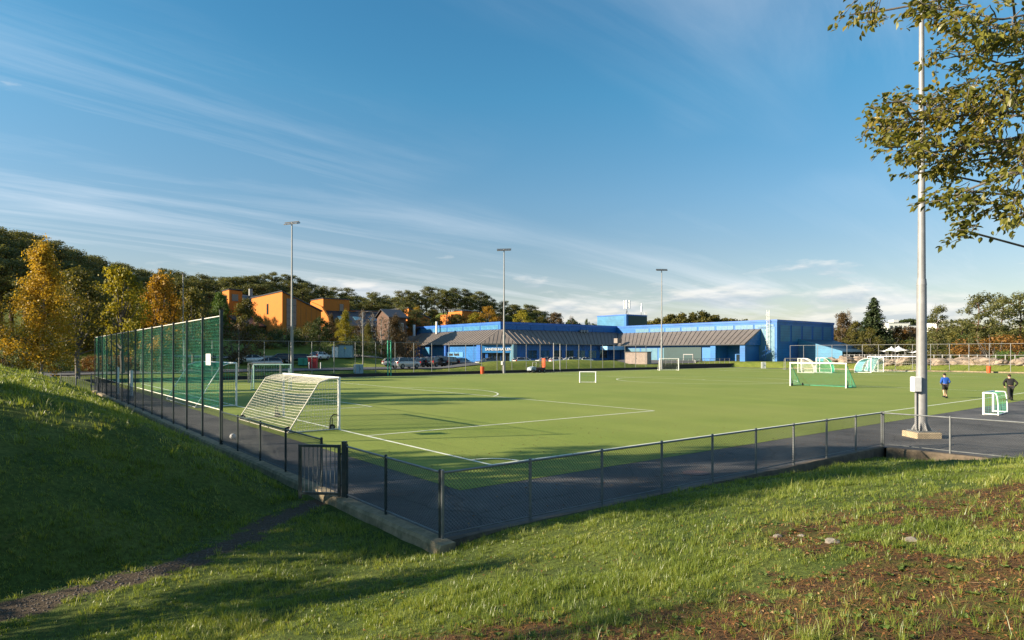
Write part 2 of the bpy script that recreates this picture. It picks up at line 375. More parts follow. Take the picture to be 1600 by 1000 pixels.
fp = RAMP(t, M(t, 'ADD', pn.outputs['Fac'], M(t, 'MULTIPLY', M(t, 'SUBTRACT', g2, .5), .7)), [(.3, 0.0), (.6, 1.0)])
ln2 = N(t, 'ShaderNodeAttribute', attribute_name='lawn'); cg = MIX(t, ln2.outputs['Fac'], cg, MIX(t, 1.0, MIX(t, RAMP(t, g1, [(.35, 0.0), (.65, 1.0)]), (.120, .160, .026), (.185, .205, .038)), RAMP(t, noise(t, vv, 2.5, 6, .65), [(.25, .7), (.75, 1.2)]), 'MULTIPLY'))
cc = MIX(t, fb, cg, soil); cc = MIX(t, fp, cc, grav)
L(t, cc, b.inputs['Base Color']); b.inputs['Roughness'].default_value = .95; b.inputs['Specular IOR Level'].default_value = .15
bp = N(t, 'ShaderNodeBump', i_Strength=.9, i_Distance=.04); L(t, M(t, 'ADD', g2, M(t, 'MULTIPLY', g3, .5)), bp.inputs['Height']); L(t, bp.outputs[0], b.inputs['Normal'])
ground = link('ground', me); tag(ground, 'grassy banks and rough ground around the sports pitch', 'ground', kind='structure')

def sheet(name, pts, z, m, parent=None):
    mb = MB(); mb.add([(p[0], p[1], z) for p in pts], [tuple(range(len(pts)))]); return mb.build(name, m, parent)
def rect(u0, u1, v0, v1): return [W(u0, v0), W(u1, v0), W(u1, v1), W(u0, v1)]
ap = sheet('asphalt_apron', rect(-5.1, 118, -5.5, 67.5), 0, asph_mat); tag(ap, 'dark asphalt apron around the green pitch', 'asphalt', kind='structure')
ap2 = sheet('asphalt_yard', rect(12.6, 118, -26, -5.5), 0, asph_mat); tag(ap2, 'dark asphalt yard beside the large lamp post', 'asphalt', kind='structure')
pitch = sheet('artificial_pitch', rect(-2.6, 112, -2.3, 64.5), .006, turf_mat); tag(pitch, 'green artificial turf football pitch with white lines', 'pitch', kind='structure')
PL, PW, PC = 108.0, 61.4, 30.7
lw = .06
def line(u0, v0, u1, v1, w=lw):
    d = Vector((u1-u0, v1-v0)).normalized(); n = Vector((-d.y, d.x))*w; e = d*w
    a = [(u0-e.x+n.x, v0-e.y+n.y), (u0-e.x-n.x, v0-e.y-n.y), (u1+e.x-n.x, v1+e.y-n.y), (u1+e.x+n.x, v1+e.y+n.y)]
    line.k += 1
    return sheet('white_line', [W(*q) for q in a], .010+.0006*line.k, line_mat, pitch)
line.k = 0
def arc(cu, cv, r, a0, a1, w=lw, n=40):
    mb = MB(); vs = []
    for i in range(n+1):
        a = a0+(a1-a0)*i/n
        for rr in (r-w, r+w): p = W(cu+rr*math.cos(a), cv+rr*math.sin(a)); vs.append((p.x, p.y, .026))
    mb.add(vs, [(2*i, 2*i+1, 2*i+3, 2*i+2) for i in range(n)]); return mb.build('curved_white_line', line_mat, pitch)
line(0, 0, PL, 0); line(0, PW, PL, PW); line(0, 0, 0, PW); line(PL, 0, PL, PW); line(PL/2, 0, PL/2, PW)
for g, s in ((0, 1), (PL, -1)):
    line(g, 8.2, g+s*17.3, 8.2); line(g, 53.2, g+s*17.3, 53.2); line(g+s*17.3, 8.2, g+s*17.3, 53.2)
    line(g, 20.5, g+s*6.2, 20.5); line(g, 40.9, g+s*6.2, 40.9); line(g+s*6.2, 20.5, g+s*6.2, 40.9)
    a = math.acos(5.8/9.5); arc(g+s*11.5, PC, 9.5, (-a if s > 0 else math.pi-a), (a if s > 0 else math.pi+a))
arc(PL/2, PC, 10.2, 0, 2*math.pi, n=72); arc(0, 0, 1.0, 0, math.pi/2, n=12); arc(0, PW, 1.0, -math.pi/2, 0, n=12)
arc(PL, 0, 1.0, math.pi/2, math.pi, n=12); arc(PL/2, PC, .1, 0, 2*math.pi, .1, 16)

# kerbs (rough concrete, real step)
def kerb(name, u0, v0, u1, v1, outn, label, wid=.24, top=.05, bot=-.75, m=None):
    """outn: outward normal in uv"""
    n = int(max(abs(u1-u0), abs(v1-v0))/.22); mb = MB(); vs = []
    for i in range(n+1):
        t = i/n; u = u0+(u1-u0)*t; v = v0+(v1-v0)*t
        j = (vnoise(i*.35, 0, 1, 3)-.5)*.05+(vnoise(i*1.7, 3, 1, 4)-.5)*.025
        j2 = (vnoise(i*.5, 7, 1, 6)-.5)*.03
        for off, z in ((-.06, bot), (-.06, top), (wid*.85+j, top+j2), (wid+j, top-.06+j2), (wid+j*1.4+.015, -.18), (wid+j+.05, bot)):
            p = W(u+outn[0]*off, v+outn[1]*off); vs.append((p.x, p.y, z))
    k = 6; fs = []
    for i in range(n):
        for q in range(k-1): fs.append((i*k+q, (i+1)*k+q, (i+1)*k+q+1, i*k+q+1))
    fs += [tuple(range(k)), tuple(range(n*k+k-1, n*k-1, -1))]
    mb.add(vs, fs); o = mb.build(name, m or concrete, None, False); tag(o, label, 'kerb', kind='structure'); return o
kerb('kerb', FU0, FV0-.32, FU0, 50, (-1, 0), 'rough concrete kerb under the left fence and the gate')
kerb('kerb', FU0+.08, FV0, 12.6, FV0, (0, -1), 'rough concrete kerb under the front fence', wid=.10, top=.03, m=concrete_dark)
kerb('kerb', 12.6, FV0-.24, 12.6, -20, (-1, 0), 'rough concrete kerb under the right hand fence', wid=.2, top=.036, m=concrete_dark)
far_k = MB(); p0 = W(-5, 66.6); 
def strip_box(mb, u0, v0, u1, v1, w, z0, z1):
    a = W(u0, v0); b2 = W(u1, v1); d = (b2-a).normalized(); n = Vector((-d.y, d.x, 0))*w/2
    return mb.prism([a-n+Vector((0, 0, z0)), b2-n+Vector((0, 0, z0)), b2+n+Vector((0, 0, z0)), a+n+Vector((0, 0, z0))], (0, 0, z1-z0))
board = mat('dark_plinth_board', (.035, .035, .034), .85, 0, .3, 3)
tag(strip_box(MB(), -5, 66.2, 106, 66.2, .2, -.3, .42).build('kerb', board), 'dark plinth along the far side of the pitch', 'kerb', kind='structure')
tag(strip_box(MB(), 114, 52.5, 114, -24, .2, -.3, .22).build('kerb', concrete), 'pale plinth along the far right end of the pitch', 'kerb', kind='structure')

# draped sheets beyond the pitch
def drape(name, u0, u1, v0, v1, m, label, dz=.03, st=2.0, cat='road'):
    us = np.linspace(u0, u1, int((u1-u0)/st)+2); vs_ = np.linspace(v0, v1, int((v1-v0)/st)+2)
    U, V = np.meshgrid(us, vs_); X = OX+U*UX+V*VX; Y = OY+U*UY+V*VY; Z = terrain(X, Y)+dz
    a, b_ = U.shape; ii = np.arange(a*b_).reshape(a, b_)
    F = np.stack([ii[:-1, :-1].ravel(), ii[:-1, 1:].ravel(), ii[1:, 1:].ravel(), ii[1:, :-1].ravel()], 1)
    o = link(name, np_mesh(name, np.stack([X.ravel(), Y.ravel(), Z.ravel()], 1), F, m, True)); tag(o, label, cat, kind='structure'); return o
drape('car_park', -40, 50, 70.5, 84, road_mat, 'grey asphalt car park and road behind the far fence', .12)
drape('forecourt', 50.1, 122.5, 77.5, 107, road_mat, 'grey asphalt forecourt before the blue hall', .12)
drape('access_road', -45, -7.5, 48, 70.4, road_mat, 'grey asphalt road beyond the tall green net', .25)
footpath_mat = ground_noise_mat('pale_gravel_path', (.26, .24, .21), (.34, .31, .27), .3, 25)
drape('footpath', 4, 46, 97, 99, footpath_mat, 'pale footpath crossing the lawn below the orange school', .16, 1.5, 'path')

# manhole cover on the apron
c = W(3.6, -4.4); mb = MB(); mb.tube((0, 0, 0), (0, 0, .012), .34, .34, 24); mh = mb.build('manhole_cover', mat('rusty_iron', (.17, .11, .10), .7, .4, .2, 12), None, loc=(c.x, c.y, .002))
tag(mh, 'round rusty manhole cover in the asphalt behind the front fence', 'manhole cover')

# ------------------------------------------------------------------ low chain link fences
def chain_panel(a, b, h0, h1, sp, r, m, parent):
    a = Vector(a); b = Vector(b); Ln = (b-a).length; d = (b-a)/Ln; H = h1-h0; mb = MB(); up = Vector((0, 0, 1))
    n = int((Ln+H)/sp)
    for i in range(n+1):
        x0 = -H+i*sp
        for sgn in (1, -1):
            xa, xb = x0, x0+H; za, zb = 0.0, H
            if xa < 0: za = -xa; xa = 0
            if xb > Ln: zb = H-(xb-Ln); xb = Ln
            if xb-xa < .02: continue
            if sgn < 0: za, zb = H-za, H-zb
            mb.tube(a+d*xa+up*(h0+za), a+d*xb+up*(h0+zb), r, r, 3, False)
    return mb.build('chain_link_mesh', m, parent)
def low_fence(label, pts, pm, wm, h=1.2, post_r=.03, sp=.07, wr=.0034, base=.03, rail_m=None, bottom=True):
    t = thing('chain_link_fence', label, 'fence', pts[0])
    o = Vector(pts[0]); P = [Vector(p)-o for p in pts]
    post = MB().tube((0, 0, base-.1), (0, 0, h+.02), post_r, post_r, 10).tube((0, 0, h+.02), (0, 0, h+.035), post_r*1.08, post_r*.5, 10).mesh('fence_post', pm, True)
    for p in P: link('fence_post', post, t, p)
    for a, b in zip(P[:-1], P[1:]):
        up = Vector((0, 0, 1))
        MB().tube(a+up*(h-.02), b+up*(h-.02), .021, .021, 8).build('top_rail', rail_m or pm, t, True)
        if bottom: MB().tube(a+up*(base+.09), b+up*(base+.09), .016, .016, 6).build('bottom_rail', rail_m or pm, t, True)
        chain_panel(a, b, base+.09, h-.02, sp, wr, wm, t)
    return t
nf = 9
low_fence('low chain link fence with grey posts along the front asphalt', [W(FU0+(12.6-FU0)*i/nf, FV0) for i in range(nf+1)], galv, wire)
low_fence('low chain link fence in front of the large lamp post', [W(12.62, FV0-.05-1.98*i) for i in range(0, 6)], galv, wire, wr=.003)
lv = [-5.42, -3.4, -1.55]
low_fence('short dark chain link fence between the gate and the corner', [W(FU0, v) for v in lv[:3]], dark_metal, wire_dark, rail_m=galv)
low_fence('dark chain link fence between the open gate and the tall net', [W(FU0, v) for v in (-.1, 2.4, 4.6, 6.95, 8.88)], dark_metal, wire_dark, rail_m=dark_metal)

# gate, swung open towards the path
g0 = W(FU0, -1.42); g1 = at(467, 14.35); g1.z = 0
gd = (g1-Vector((g0.x, g0.y, 0))); gl = gd.length
gate = thing('metal_gate', 'dark metal gate with upright bars standing open over the path', 'gate', (g0.x, g0.y, 0), math.atan2(gd.y, gd.x))
MB().bbox(-.05, .05, -.05, .05, -.2, 1.28).build('gate_post', dark_metal, gate)
fr = MB()
for x0, x1, z0, z1 in ((.09, .15, .05, 1.2), (gl-.06, gl, -.02, 1.2)): fr.bbox(x0, x1, -.03, .03, z0, z1)
fr.bbox(.15, gl-.06, -.03, .03, 1.14, 1.198); fr.bbox(.15, gl-.06, -.03, .03, .08, .135)
fr.build('gate_frame', dark_metal, gate)
bar = MB().tube((0, 0, .135), (0, 0, 1.14), .011, .011, 6).mesh('gate_bar', galv, True)
for i in range(1, 9): link('gate_bar', bar, gate, (.12+(gl-.15)*i/9, 0, 0))
for z in (.3, 1.0): MB().tube((.03, 0, z), (.1, 0, z), .022, .022, 8).build('hinge', dark_metal, gate)

# ------------------------------------------------------------------ tall green ball net
tn = thing('ball_stop_fence', 'tall green ball stop net on dark posts along the left side', 'fence', W(FU0, 9.0))
nP = 16; vs_ = [9.0+(50-9.0)*i/(nP-1) for i in range(nP)]; o0 = W(FU0, 9.0)
tp = MB().bbox(-.033, .033, -.033, .033, -.1, 4.62).mesh('net_post', dark_metal)
tp0 = MB().bbox(-.05, .05, -.05, .05, -.1, 4.75).mesh('end_post', dark_metal)
for i, v in enumerate(vs_): link('end_post' if i == 0 else 'net_post', tp0 if i == 0 else tp, tn, W(FU0, v)-o0, ANG_U)
up = Vector((0, 0, 1))
for i, (va, vb) in enumerate(zip(vs_[:-1], vs_[1:])):
    a = W(FU0+.06, va+.05)-o0; b = W(FU0+.06, vb-.05)-o0
    mb = MB(); H0, H1 = 1.22, 4.55
    k = 22; nv = 26
    mb.net(a+up*H0, b+up*H0, b+up*H1, a+up*H1, k, nv, .0027, .05+.03*random.random())
    mb.build('green_net_panel', net_green, tn)
    MB().tube(a+up*H1, b+up*H1, .02, .02, 6).build('top_rope', rope, tn)
    MB().tube(a+up*H0, b+up*(H0-.0), .017, .017, 6).build('bottom_rope', rope, tn)
    chain_panel(W(FU0, va)-o0, W(FU0, vb)-o0, .1, 1.2, .085, .0026, wire_dark, tn)
sg = MB().box((0, 0, 0), (.7, .02, .42)); sgn = sg.build('notice_board', mat('pale_notice_board', (.55, .56, .55), .5, 0, .05, 4), None)
sgn.location = W(FU0-.05, 10.6, 3.0); sgn.rotation_euler = (0, 0, math.atan2(VY, VX)); tag(sgn, 'small pale notice board fixed high on the tall green net', 'sign')

# ------------------------------------------------------------------ far fences
def tall_fence(label, pts, h, pm, wm, r=.045, sp=.25, wr=.006, mid=None, name='wire_fence'):
    t = thing(name, label, 'fence', pts[0]); o = Vector(pts[0]); P = [Vector(p)-o for p in pts]
    post = MB().tube((0, 0, -.2), (0, 0, h), r, r, 8).mesh('fence_post', pm, True)
    for p in P: link('fence_post', post, t, p)
    for a, b in zip(P[:-1], P[1:]):
        MB().tube(a+up*h, b+up*h, .03, .03, 6).build('top_rail', pm, t)
        if mid: MB().tube(a+up*mid, b+up*mid, .022, .022, 6).build('middle_rail', pm, t)
        chain_panel(a, b, .2, h, sp, wr, wm, t)
    return t
tall_fence('tall wire fence along the far side of the pitch', [W(5+3.0*i, 66.2) for i in range(28)], 4.7, galv, wire, sp=.45, wr=.0028)
tall_fence('tall pale wire fence across the far right end of the pitch', [W(114, 52.2-2.8*i) for i in range(28)], 4.7, galv_paint, wire, sp=.45, wr=.003, mid=1.35)
# ------------------------------------------------------------------ goals
wheel_me = None
def wheel(parent, loc, r=.13, rz=0.0):
    w = link('wheel', MB().tube((-.03, 0, 0), (.03, 0, 0), r, r, 14).mesh('wheel', black_rubber, True), parent, loc, rz)
    link('hub', MB().tube((-.036, 0, 0), (.036, 0, 0), r*.45, r*.45, 10).mesh('hub', galv, True), w)
    return w
def goal(label, p, q, h, back, db, dt, frame, netm, cord=.006, cell=.16, pr=.055, curved=False, wheels=True, sag=.12, group=None, sidebar=True, name='football_goal', side_m=None, base_m=None, base_back=True):
    """p, q: world feet of the posts; back: +1/-1 side of the net (left normal of p->q = +1)"""
    p = Vector(p); q = Vector(q); d = q-p; Wd = d.length
    t = thing(name, label, 'goal', p, math.atan2(d.y, d.x), group)
    s = back; sm = side_m or frame
    MB().tube((0, 0, 0), (0, 0, h), pr, pr, 12).build('post', frame, t, True)
    MB().tube((Wd, 0, 0), (Wd, 0, h), pr, pr, 12).build('post', frame, t, True)
    MB().tube((-pr*.9, 0, h), (Wd+pr*.9, 0, h), pr, pr, 12).build('crossbar', frame, t, True)
    r = pr*.5
    sides = []
    for x in (0, Wd):
        if curved: pts = [(x, 0, h)]+[(x, s*(dt+(db-dt)*math.sin(a)**1.0), h*(.12+.88*math.cos(a))) for a in (0, .25, .5, .75, 1.0, 1.25, 1.45)]+[(x, s*db, 0)]
        else: pts = [(x, 0, h), (x, s*dt*.5, h*.99), (x, s*dt, h*.93), (x, s*(dt+.06), h*.90), (x, s*db, .03)]
        sides.append([Vector(k) for k in pts])
        MB().poly(pts, r, 8).build('stay', sm, t, True)
        if sidebar: MB().tube((x, 0, .04), (x, s*db, .04), r, r, 8).build('ground_bar', base_m or sm, t, True)
    if base_back: MB().tube((0, s*db, .04), (Wd, s*db, .04), r, r, 8).build('back_bar', base_m or sm, t, True)
    # net: back and roof between the stays, and two side panels
    nb = MB(); A, B = sides; n = max(4, int(Wd/cell))
    def at_len(pts, f):
        Ls = [(b-a).length for a, b in zip(pts[:-1], pts[1:])]; x = f*sum(Ls)
        for (a, b), l in zip(zip(pts[:-1], pts[1:]), Ls):
            if x <= l: return a+(b-a)*(x/l if l else 0)
            x -= l
        return pts[-1]
    total = sum((b-a).length for a, b in zip(A[:-1], A[1:])); m = max(5, int(total/cell))
    def P(i, j):
        fx, f = i/n, j/m; c = at_len(A, f)*(1-fx)+at_len(B, f)*fx
        k = sag*(4*fx*(1-fx))*math.sin(math.pi*f)
        c = c+Vector((0, -s*k*.9, -k*.55)); c.z = max(c.z, .02); return c
    G = [[P(i, j) for j in range(m+1)] for i in range(n+1)]
    for i in range(n+1):
        for j in range(m+1):
            if i < n and j > 0: nb.tube(G[i][j], G[i+1][j], cord, cord, 3, False)
            if j < m: nb.tube(G[i][j], G[i][j+1], cord, cord, 3, False)
    for S in sides:
        kk = max(4, int(db/cell))
        for i in range(1, kk+1):
            y = s*db*i/(kk+1)*1.0
            zt = 0
            for a, b in zip(S[:-1], S[1:]):
                if abs(a.y) <= abs(y) <= abs(b.y)+1e-6 and abs(b.y-a.y) > 1e-6: zt = max(zt, a.z+(b.z-a.z)*(y-a.y)/(b.y-a.y))
            k = .04*math.sin(i*1.3)
            nb.tube((S[0].x, y, zt), (S[0].x+k, y, zt*.5), cord, cord, 3, False); nb.tube((S[0].x+k, y, zt*.5), (S[0].x, y, .03), cord, cord, 3, False)
        for i in range(1, int(h/cell)):
            z = i*cell; yb = None
            for a, b in zip(S[:-1], S[1:]):
                if min(a.z, b.z) <= z <= max(a.z, b.z) and abs(a.z-b.z) > 1e-6: yb = a.y+(b.y-a.y)*(z-a.z)/(b.z-a.z)
            if yb: nb.tube((S[0].x, 0, z), (S[0].x, yb, z-.02), cord, cord, 3, False)
    nb.build('net', netm, t)
    if wheels:
        for x, y in ((.02, s*.3), (Wd-.02, s*.3), (.25, s*(db-.1)), (Wd-.25, s*(db-.1))): wheel(t, (x, y, .13), .13, 0.0)
        for x in (0, Wd):
            MB().poly([(x, s*.02, .62), (x, s*.25, .66), (x, s*.38, .5), (x, s*.42, .06)], .022, 6).build('wheel_bracket', black_rubber, t, True)
            MB().tube((x, s*.3, .13), (x, s*.3, .52), .02, .02, 6).build('wheel_leg', black_rubber, t)
    return t
goal('large white goal with sagging ivory net beside the open gate', W(0, 10.8), W(0, 17.7), 2.17, 1, 2.15, .85, white_paint, net_white, .006, .125, .06, sag=.2, side_m=mat('ivory_stay', (.62, .58, .48), .5, 0, .1, 6))
goal('tall white goal with green net seen through the tall net', W(0, 26.2), W(0, 34.8), 2.6, 1, 2.3, .9, white_paint, net_green2, .007, .16, .06, wheels=False, sag=.2)
goal('small white goal with see-through net and green trim by the far left fence', at(455, 56.5), at(396.5, 56.3), 2.2, 1, .8, .3, mat('pale_green_frame', (.40, .58, .52), .45, 0, .1, 6), net_green2, .005, .2, .05, wheels=False, sag=.05, side_m=white_paint, base_m=net_green2)
goal('small grey goal standing behind the green-trimmed goal', at(388, 69), at(438, 69.5), 2.1, 1, .9, .4, galv_paint, net_white, .004, .25, .05, wheels=False, sag=.05)
goal('tiny white goal standing alone in midfield', at(906, 69.1), at(931, 69.0), 1.17, 1, .7, .3, white_paint, net_green2, .006, .12, .06, wheels=False, sag=.05, name='mini_goal')
goal('small white goal in front of the blue building by the far edge', at(1031, 117), at(1060.5, 117), 2.15, 1, 1.6, .5, white_paint, net_white, .007, .25, .07, wheels=False, sag=.1)
goal('white wheeled goal with green net in the middle of the pitch', W(49.2, 17.4), W(49.2, 12.1), 2.25, 1, 2.0, .15, white_paint, net_green2, .006, .12, .065, sag=.06, side_m=net_green)
goal('full size white goal on the far right goal line', W(PL, 34.8), W(PL, 26.6), 2.6, 1, 2.0, .8, white_paint, net_white, .005, .3, .06, wheels=False)
goal('round-backed white goal with pale blue net, nearest the far right goal', at(1361, 103), at(1372, 110), 2.3, 1, 2.4, .6, white_paint, net_blue, .009, .15, .08, curved=True, wheels=True, sag=.02)
goal('white goal with blue-green net touching the round-backed goal', at(1380.5, 107), at(1366, 114), 2.4, 1, 1.6, .7, white_paint, net_blue, .009, .15, .07, wheels=False, sag=.02)
goal('round-backed white goal with white net behind the wheeled goal', at(1247, 103), at(1252, 107), 2.3, -1, 2.3, .6, white_paint, net_white, .006, .18, .07, curved=True, sag=.02)
goal('round-backed white goal with green net behind the wheeled goal', at(1275.5, 103), at(1281, 107), 2.4, -1, 2.2, .9, white_paint, net_green2, .008, .14, .07, curved=True, sag=.02, wheels=False)
goal('small grey goal by the gap in the far fence', at(1227, 122), at(1254, 122), 2.15, 1, 1.0, .4, galv_paint, net_white, .005, .3, .06, wheels=False, sag=.02)
# mini goal on the asphalt, right
p = at(1537, 34.3); q = at(1562, 35.6)
goal('small white goal with green net on the asphalt at the right', at(1537, 33.6), at(1552, 35.2), 1.13, -1, .62, .5, mat('bright_white_plastic', (.82, .82, .80), .4, 0, .05, 5), net_green, .003, .11, .055, wheels=False, sag=.08, curved=True, name='mini_goal')

# ------------------------------------------------------------------ football
c = W(FU0+.75, 10.4); v_, f_ = ico(.11, 3)
ball = MB().add(v_, f_).build('football', None, None, True, loc=(c.x, c.y, .115))
bm_ = bpy.data.materials.new('ball_panels'); bm_.use_nodes = True; t = bm_.node_tree; b = t.nodes['Principled BSDF']
vo = N(t, 'ShaderNodeTexVoronoi', i_Scale=8.0); tcn = N(t, 'ShaderNodeTexCoord'); L(t, tcn.outputs['Object'], vo.inputs['Vector'])
L(t, RAMP(t, vo.outputs['Distance'], [(.25, (.03, .03, .03)), (.32, (.75, .75, .74))]), b.inputs['Base Color']); ball.data.materials.append(bm_)
tag(ball, 'black and white football lying against the tall net', 'ball')

# ------------------------------------------------------------------ floodlight masts
lamp_glass = mat('lamp_glass', (.12, .13, .14), .45, .0, .1, 5)
lamp_body = mat('lamp_housing', (.06, .065, .07), .75, .1, .15, 6)
def mast(label, loc, h=19.6, r0=.20, r1=.075, heading=0.0, box=None, near=False):
    t = thing('floodlight_mast', label, 'floodlight', loc, heading, 'floodlight masts around the pitch')
    nseg = 20 if near else 12
    if near:
        MB().bevbox((0, 0, .1), (.95, .95, .24), .02).build('concrete_footing', concrete_base, t)
        MB().bevbox((0, 0, .245), (.72, .72, .05), .01).build('base_plate', galv, t)
        for i in range(8):
            a = i*math.pi/4; g = MB(); g.prism([(r0*.95, -.012, .27), (r0+.16, -.012, .27), (r0*.95, -.012, .62)], (0, .024, 0))
            link('gusset', g.mesh('gusset', galv_paint), t, None, a)
            link('anchor_bolt', MB().tube((r0+.08, 0, .27), (r0+.08, 0, .36), .018, .018, 6).mesh('anchor_bolt', galv), t, None, a+.39)
    z0 = .27 if near else 0
    MB().tube((0, 0, z0), (0, 0, h*.30), r0, r0*.86, nseg).build('lower_shaft', galv_paint, t, True)
    MB().tube((0, 0, h*.30-.04), (0, 0, h*.31), r0*.90, r0*.80, nseg).build('joint_collar', galv_paint, t, True)
    MB().tube((0, 0, h*.31), (0, 0, h*.62), r0*.72, r0*.55, nseg).build('middle_shaft', galv_paint, t, True)
    MB().tube((0, 0, h*.62), (0, 0, h), r0*.52, r1, nseg).build('upper_shaft', galv_paint, t, True)
    MB().box((0, 0, h+.03), (2.3, .12, .1)).build('crossarm', lamp_body, t)
    for i, x in enumerate((-.85, -.3, .3, .85)):
        hd = MB().prism([(x-.24, -.30, h-.30), (x+.24, -.30, h-.30), (x+.24, .26, h-.16), (x-.24, .26, h-.16)], (0, .03, .15)).build('lamp_head', lamp_body, t)
        MB().prism([(x-.2, -.27, h-.306), (x+.2, -.27, h-.306), (x+.2, .22, h-.178), (x-.2, .22, h-.178)], (0, 0, .004)).build('lamp_lens', lamp_glass, hd)
    if box:
        MB().bevbox((-r0-.10, -.12, box), (.30, .26, .56), .02).build('control_cabinet', white_paint, t)
        MB().tube((-r0-.06, -.06, .3), (-r0-.06, -.06, box-.28), .045, .045, 8).build('cable_conduit', galv_paint, t, True)
    return t
mast('large floodlight mast on a concrete footing in the right foreground', at(1440, 24.6), r0=.195, box=2.05, near=True)
mast('floodlight mast before the orange school, leftmost of the far masts', W(17.1, 65.3), heading=R(-25), box=1.0)
mast('floodlight mast before the left half of the blue hall', W(50.7, 65.3), heading=R(-10), box=1.6)
mast('floodlight mast before the right half of the blue hall', W(90, 65.6), heading=R(5))

# lamp column and street light further back
def column(label, loc, h, r=.06, arm=.0):
    t = thing('lamp_column', label, 'lamp post', loc); MB().tube((0, 0, 0), (0, 0, h), r, r*.6, 8).build('column', galv_paint, t, True)
    if arm:
        MB().tube((0, 0, h), (arm, 0, h+.15), r*.5, r*.5, 6).build('arm', galv_paint, t); MB().box((arm+.25, 0, h+.16), (.6, .25, .1)).build('lamp_head', lamp_body, t)
    else: MB().box((0, 0, h+.05), (.3, .3, .1)).build('cap', lamp_body, t)
    return t
p = at(286, 82); p.z = tz(p.x, p.y); column('thin pale column rising behind the tall green net', p, zpx(428, 82)-p.z, .09)
p = at(567, 108); p.z = tz(p.x, p.y); column('street light with short arm beside the birches', p, zpx(488, 108)-p.z, .08, 1.0)

# ------------------------------------------------------------------ litter bins, cabinets, boxes
orange_p = mat('orange_plastic', (.62, .09, .025), .5, 0, .12, 4)
def bin_(label, loc):
    t = thing('litter_bin', label, 'bin', loc)
    MB().tube((0, 0, 0), (0, 0, 1.0), .27, .33, 16).build('bin_body', orange_p, t, True); MB().tube((0, 0, 1.0), (0, 0, 1.1), .35, .30, 16).build('rim', orange_p, t, True)
    MB().tube((0, 0, 1.08), (0, 0, 1.105), .24, .24, 14).build('opening', black_rubber, t); return t
bin_('orange litter bin at the far edge near the middle mast', W(46.2, 64.9)); bin_('orange litter bin by the far right fence', W(112.6, 18.3))
blue_grey = mat('blue_grey_cabinet', (.23, .36, .42), .5, 0, .1, 3)
red_p = mat('red_container_paint', (.45, .03, .03), .5, 0, .12, 3); green_p = mat('green_container_paint', (.05, .28, .19), .5, 0, .12, 3)
def cabinet(name, label, cat, loc, d, m, rz, roofm=None, sign=None):
    t = thing(name, label, cat, loc, rz); MB().bevbox((0, 0, d[2]/2), d, .05).build('housing', m, t)
    if roofm: MB().box((0, 0, d[2]+.06), (d[0]+.25, d[1]+.25, .12)).build('roof', roofm, t)
    MB().box((0, -d[1]/2-.012, d[2]*.5), (.03, .02, d[2]*.86)).build('door_joint', black_rubber, t)
    MB().box((.12, -d[1]/2-.025, d[2]*.5), (.05, .05, .2)).build('handle', lamp_body, t)
    if sign: MB().prism([(-.1, -d[1]/2-.02, d[2]*.70), (.34, -d[1]/2-.02, d[2]*.70), (.12, -d[1]/2-.02, d[2]*.88)], (0, -.015, 0)).build('warning_triangle', sign, t)
    return t
yel = mat('warning_yellow', (.75, .55, .05), .5, 0, .05, 5); white_m = mat('matt_white', (.7, .7, .68), .6, 0, .06, 3)
def on(px, D, dz=0.0): p = at(px, D); p.z = tz(p.x, p.y)+dz; return p
cabinet('substation', 'blue grey substation kiosk with yellow warning triangle behind the car park', 'kiosk', on(540, 118, .1), (2.7, 2.2, 2.25), blue_grey, R(3), lamp_body, yel)
cabinet('utility_cabinet', 'white box standing left of the blue grey kiosk', 'cabinet', on(524, 117, .1), (1.0, 1.4, 2.0), white_m, R(8), lamp_body)
cabinet('equipment_cabinet', 'pale blue cabinet on the edge behind the far fence', 'cabinet', on(560, 89, .02), (1.15, .8, 1.25), blue_grey, R(35))
cabinet('recycling_container', 'green recycling container beside the road', 'container', on(475, 106, .1), (1.7, 1.2, 1.2), green_p, R(5))
cabinet('recycling_container', 'tall red recycling container beside the road', 'container', on(489, 100, .1), (1.3, 1.2, 1.75), red_p, R(5), white_m)
cabinet('site_cabin', 'brown grey cabin before the right wing of the blue hall', 'cabin', on(997, 140, .05), (5.0, 3.2, 2.6), mat('brown_grey_cladding', (.30, .24, .21), .7, 0, .15, 2), R(-28), lamp_body)
cabinet('sign_board', 'white board fixed beside the gap in the far fence', 'sign', on(1193, 128, .4), (1.0, .06, 1.3), white_m, R(5))
for px, lab in ((483.0, 'left'), (501, 'right')):
    p = on(px, 97, .05); t = thing('bollard', 'pale bollard on the %s of the red container' % lab, 'bollard', p)
    MB().tube((0, 0, 0), (0, 0, 1.0), .06, .06, 10).build('bollard_post', white_m, t, True); MB().tube((0, 0, 1.0), (0, 0, 1.05), .06, .03, 10).build('bollard_cap', white_m, t, True)
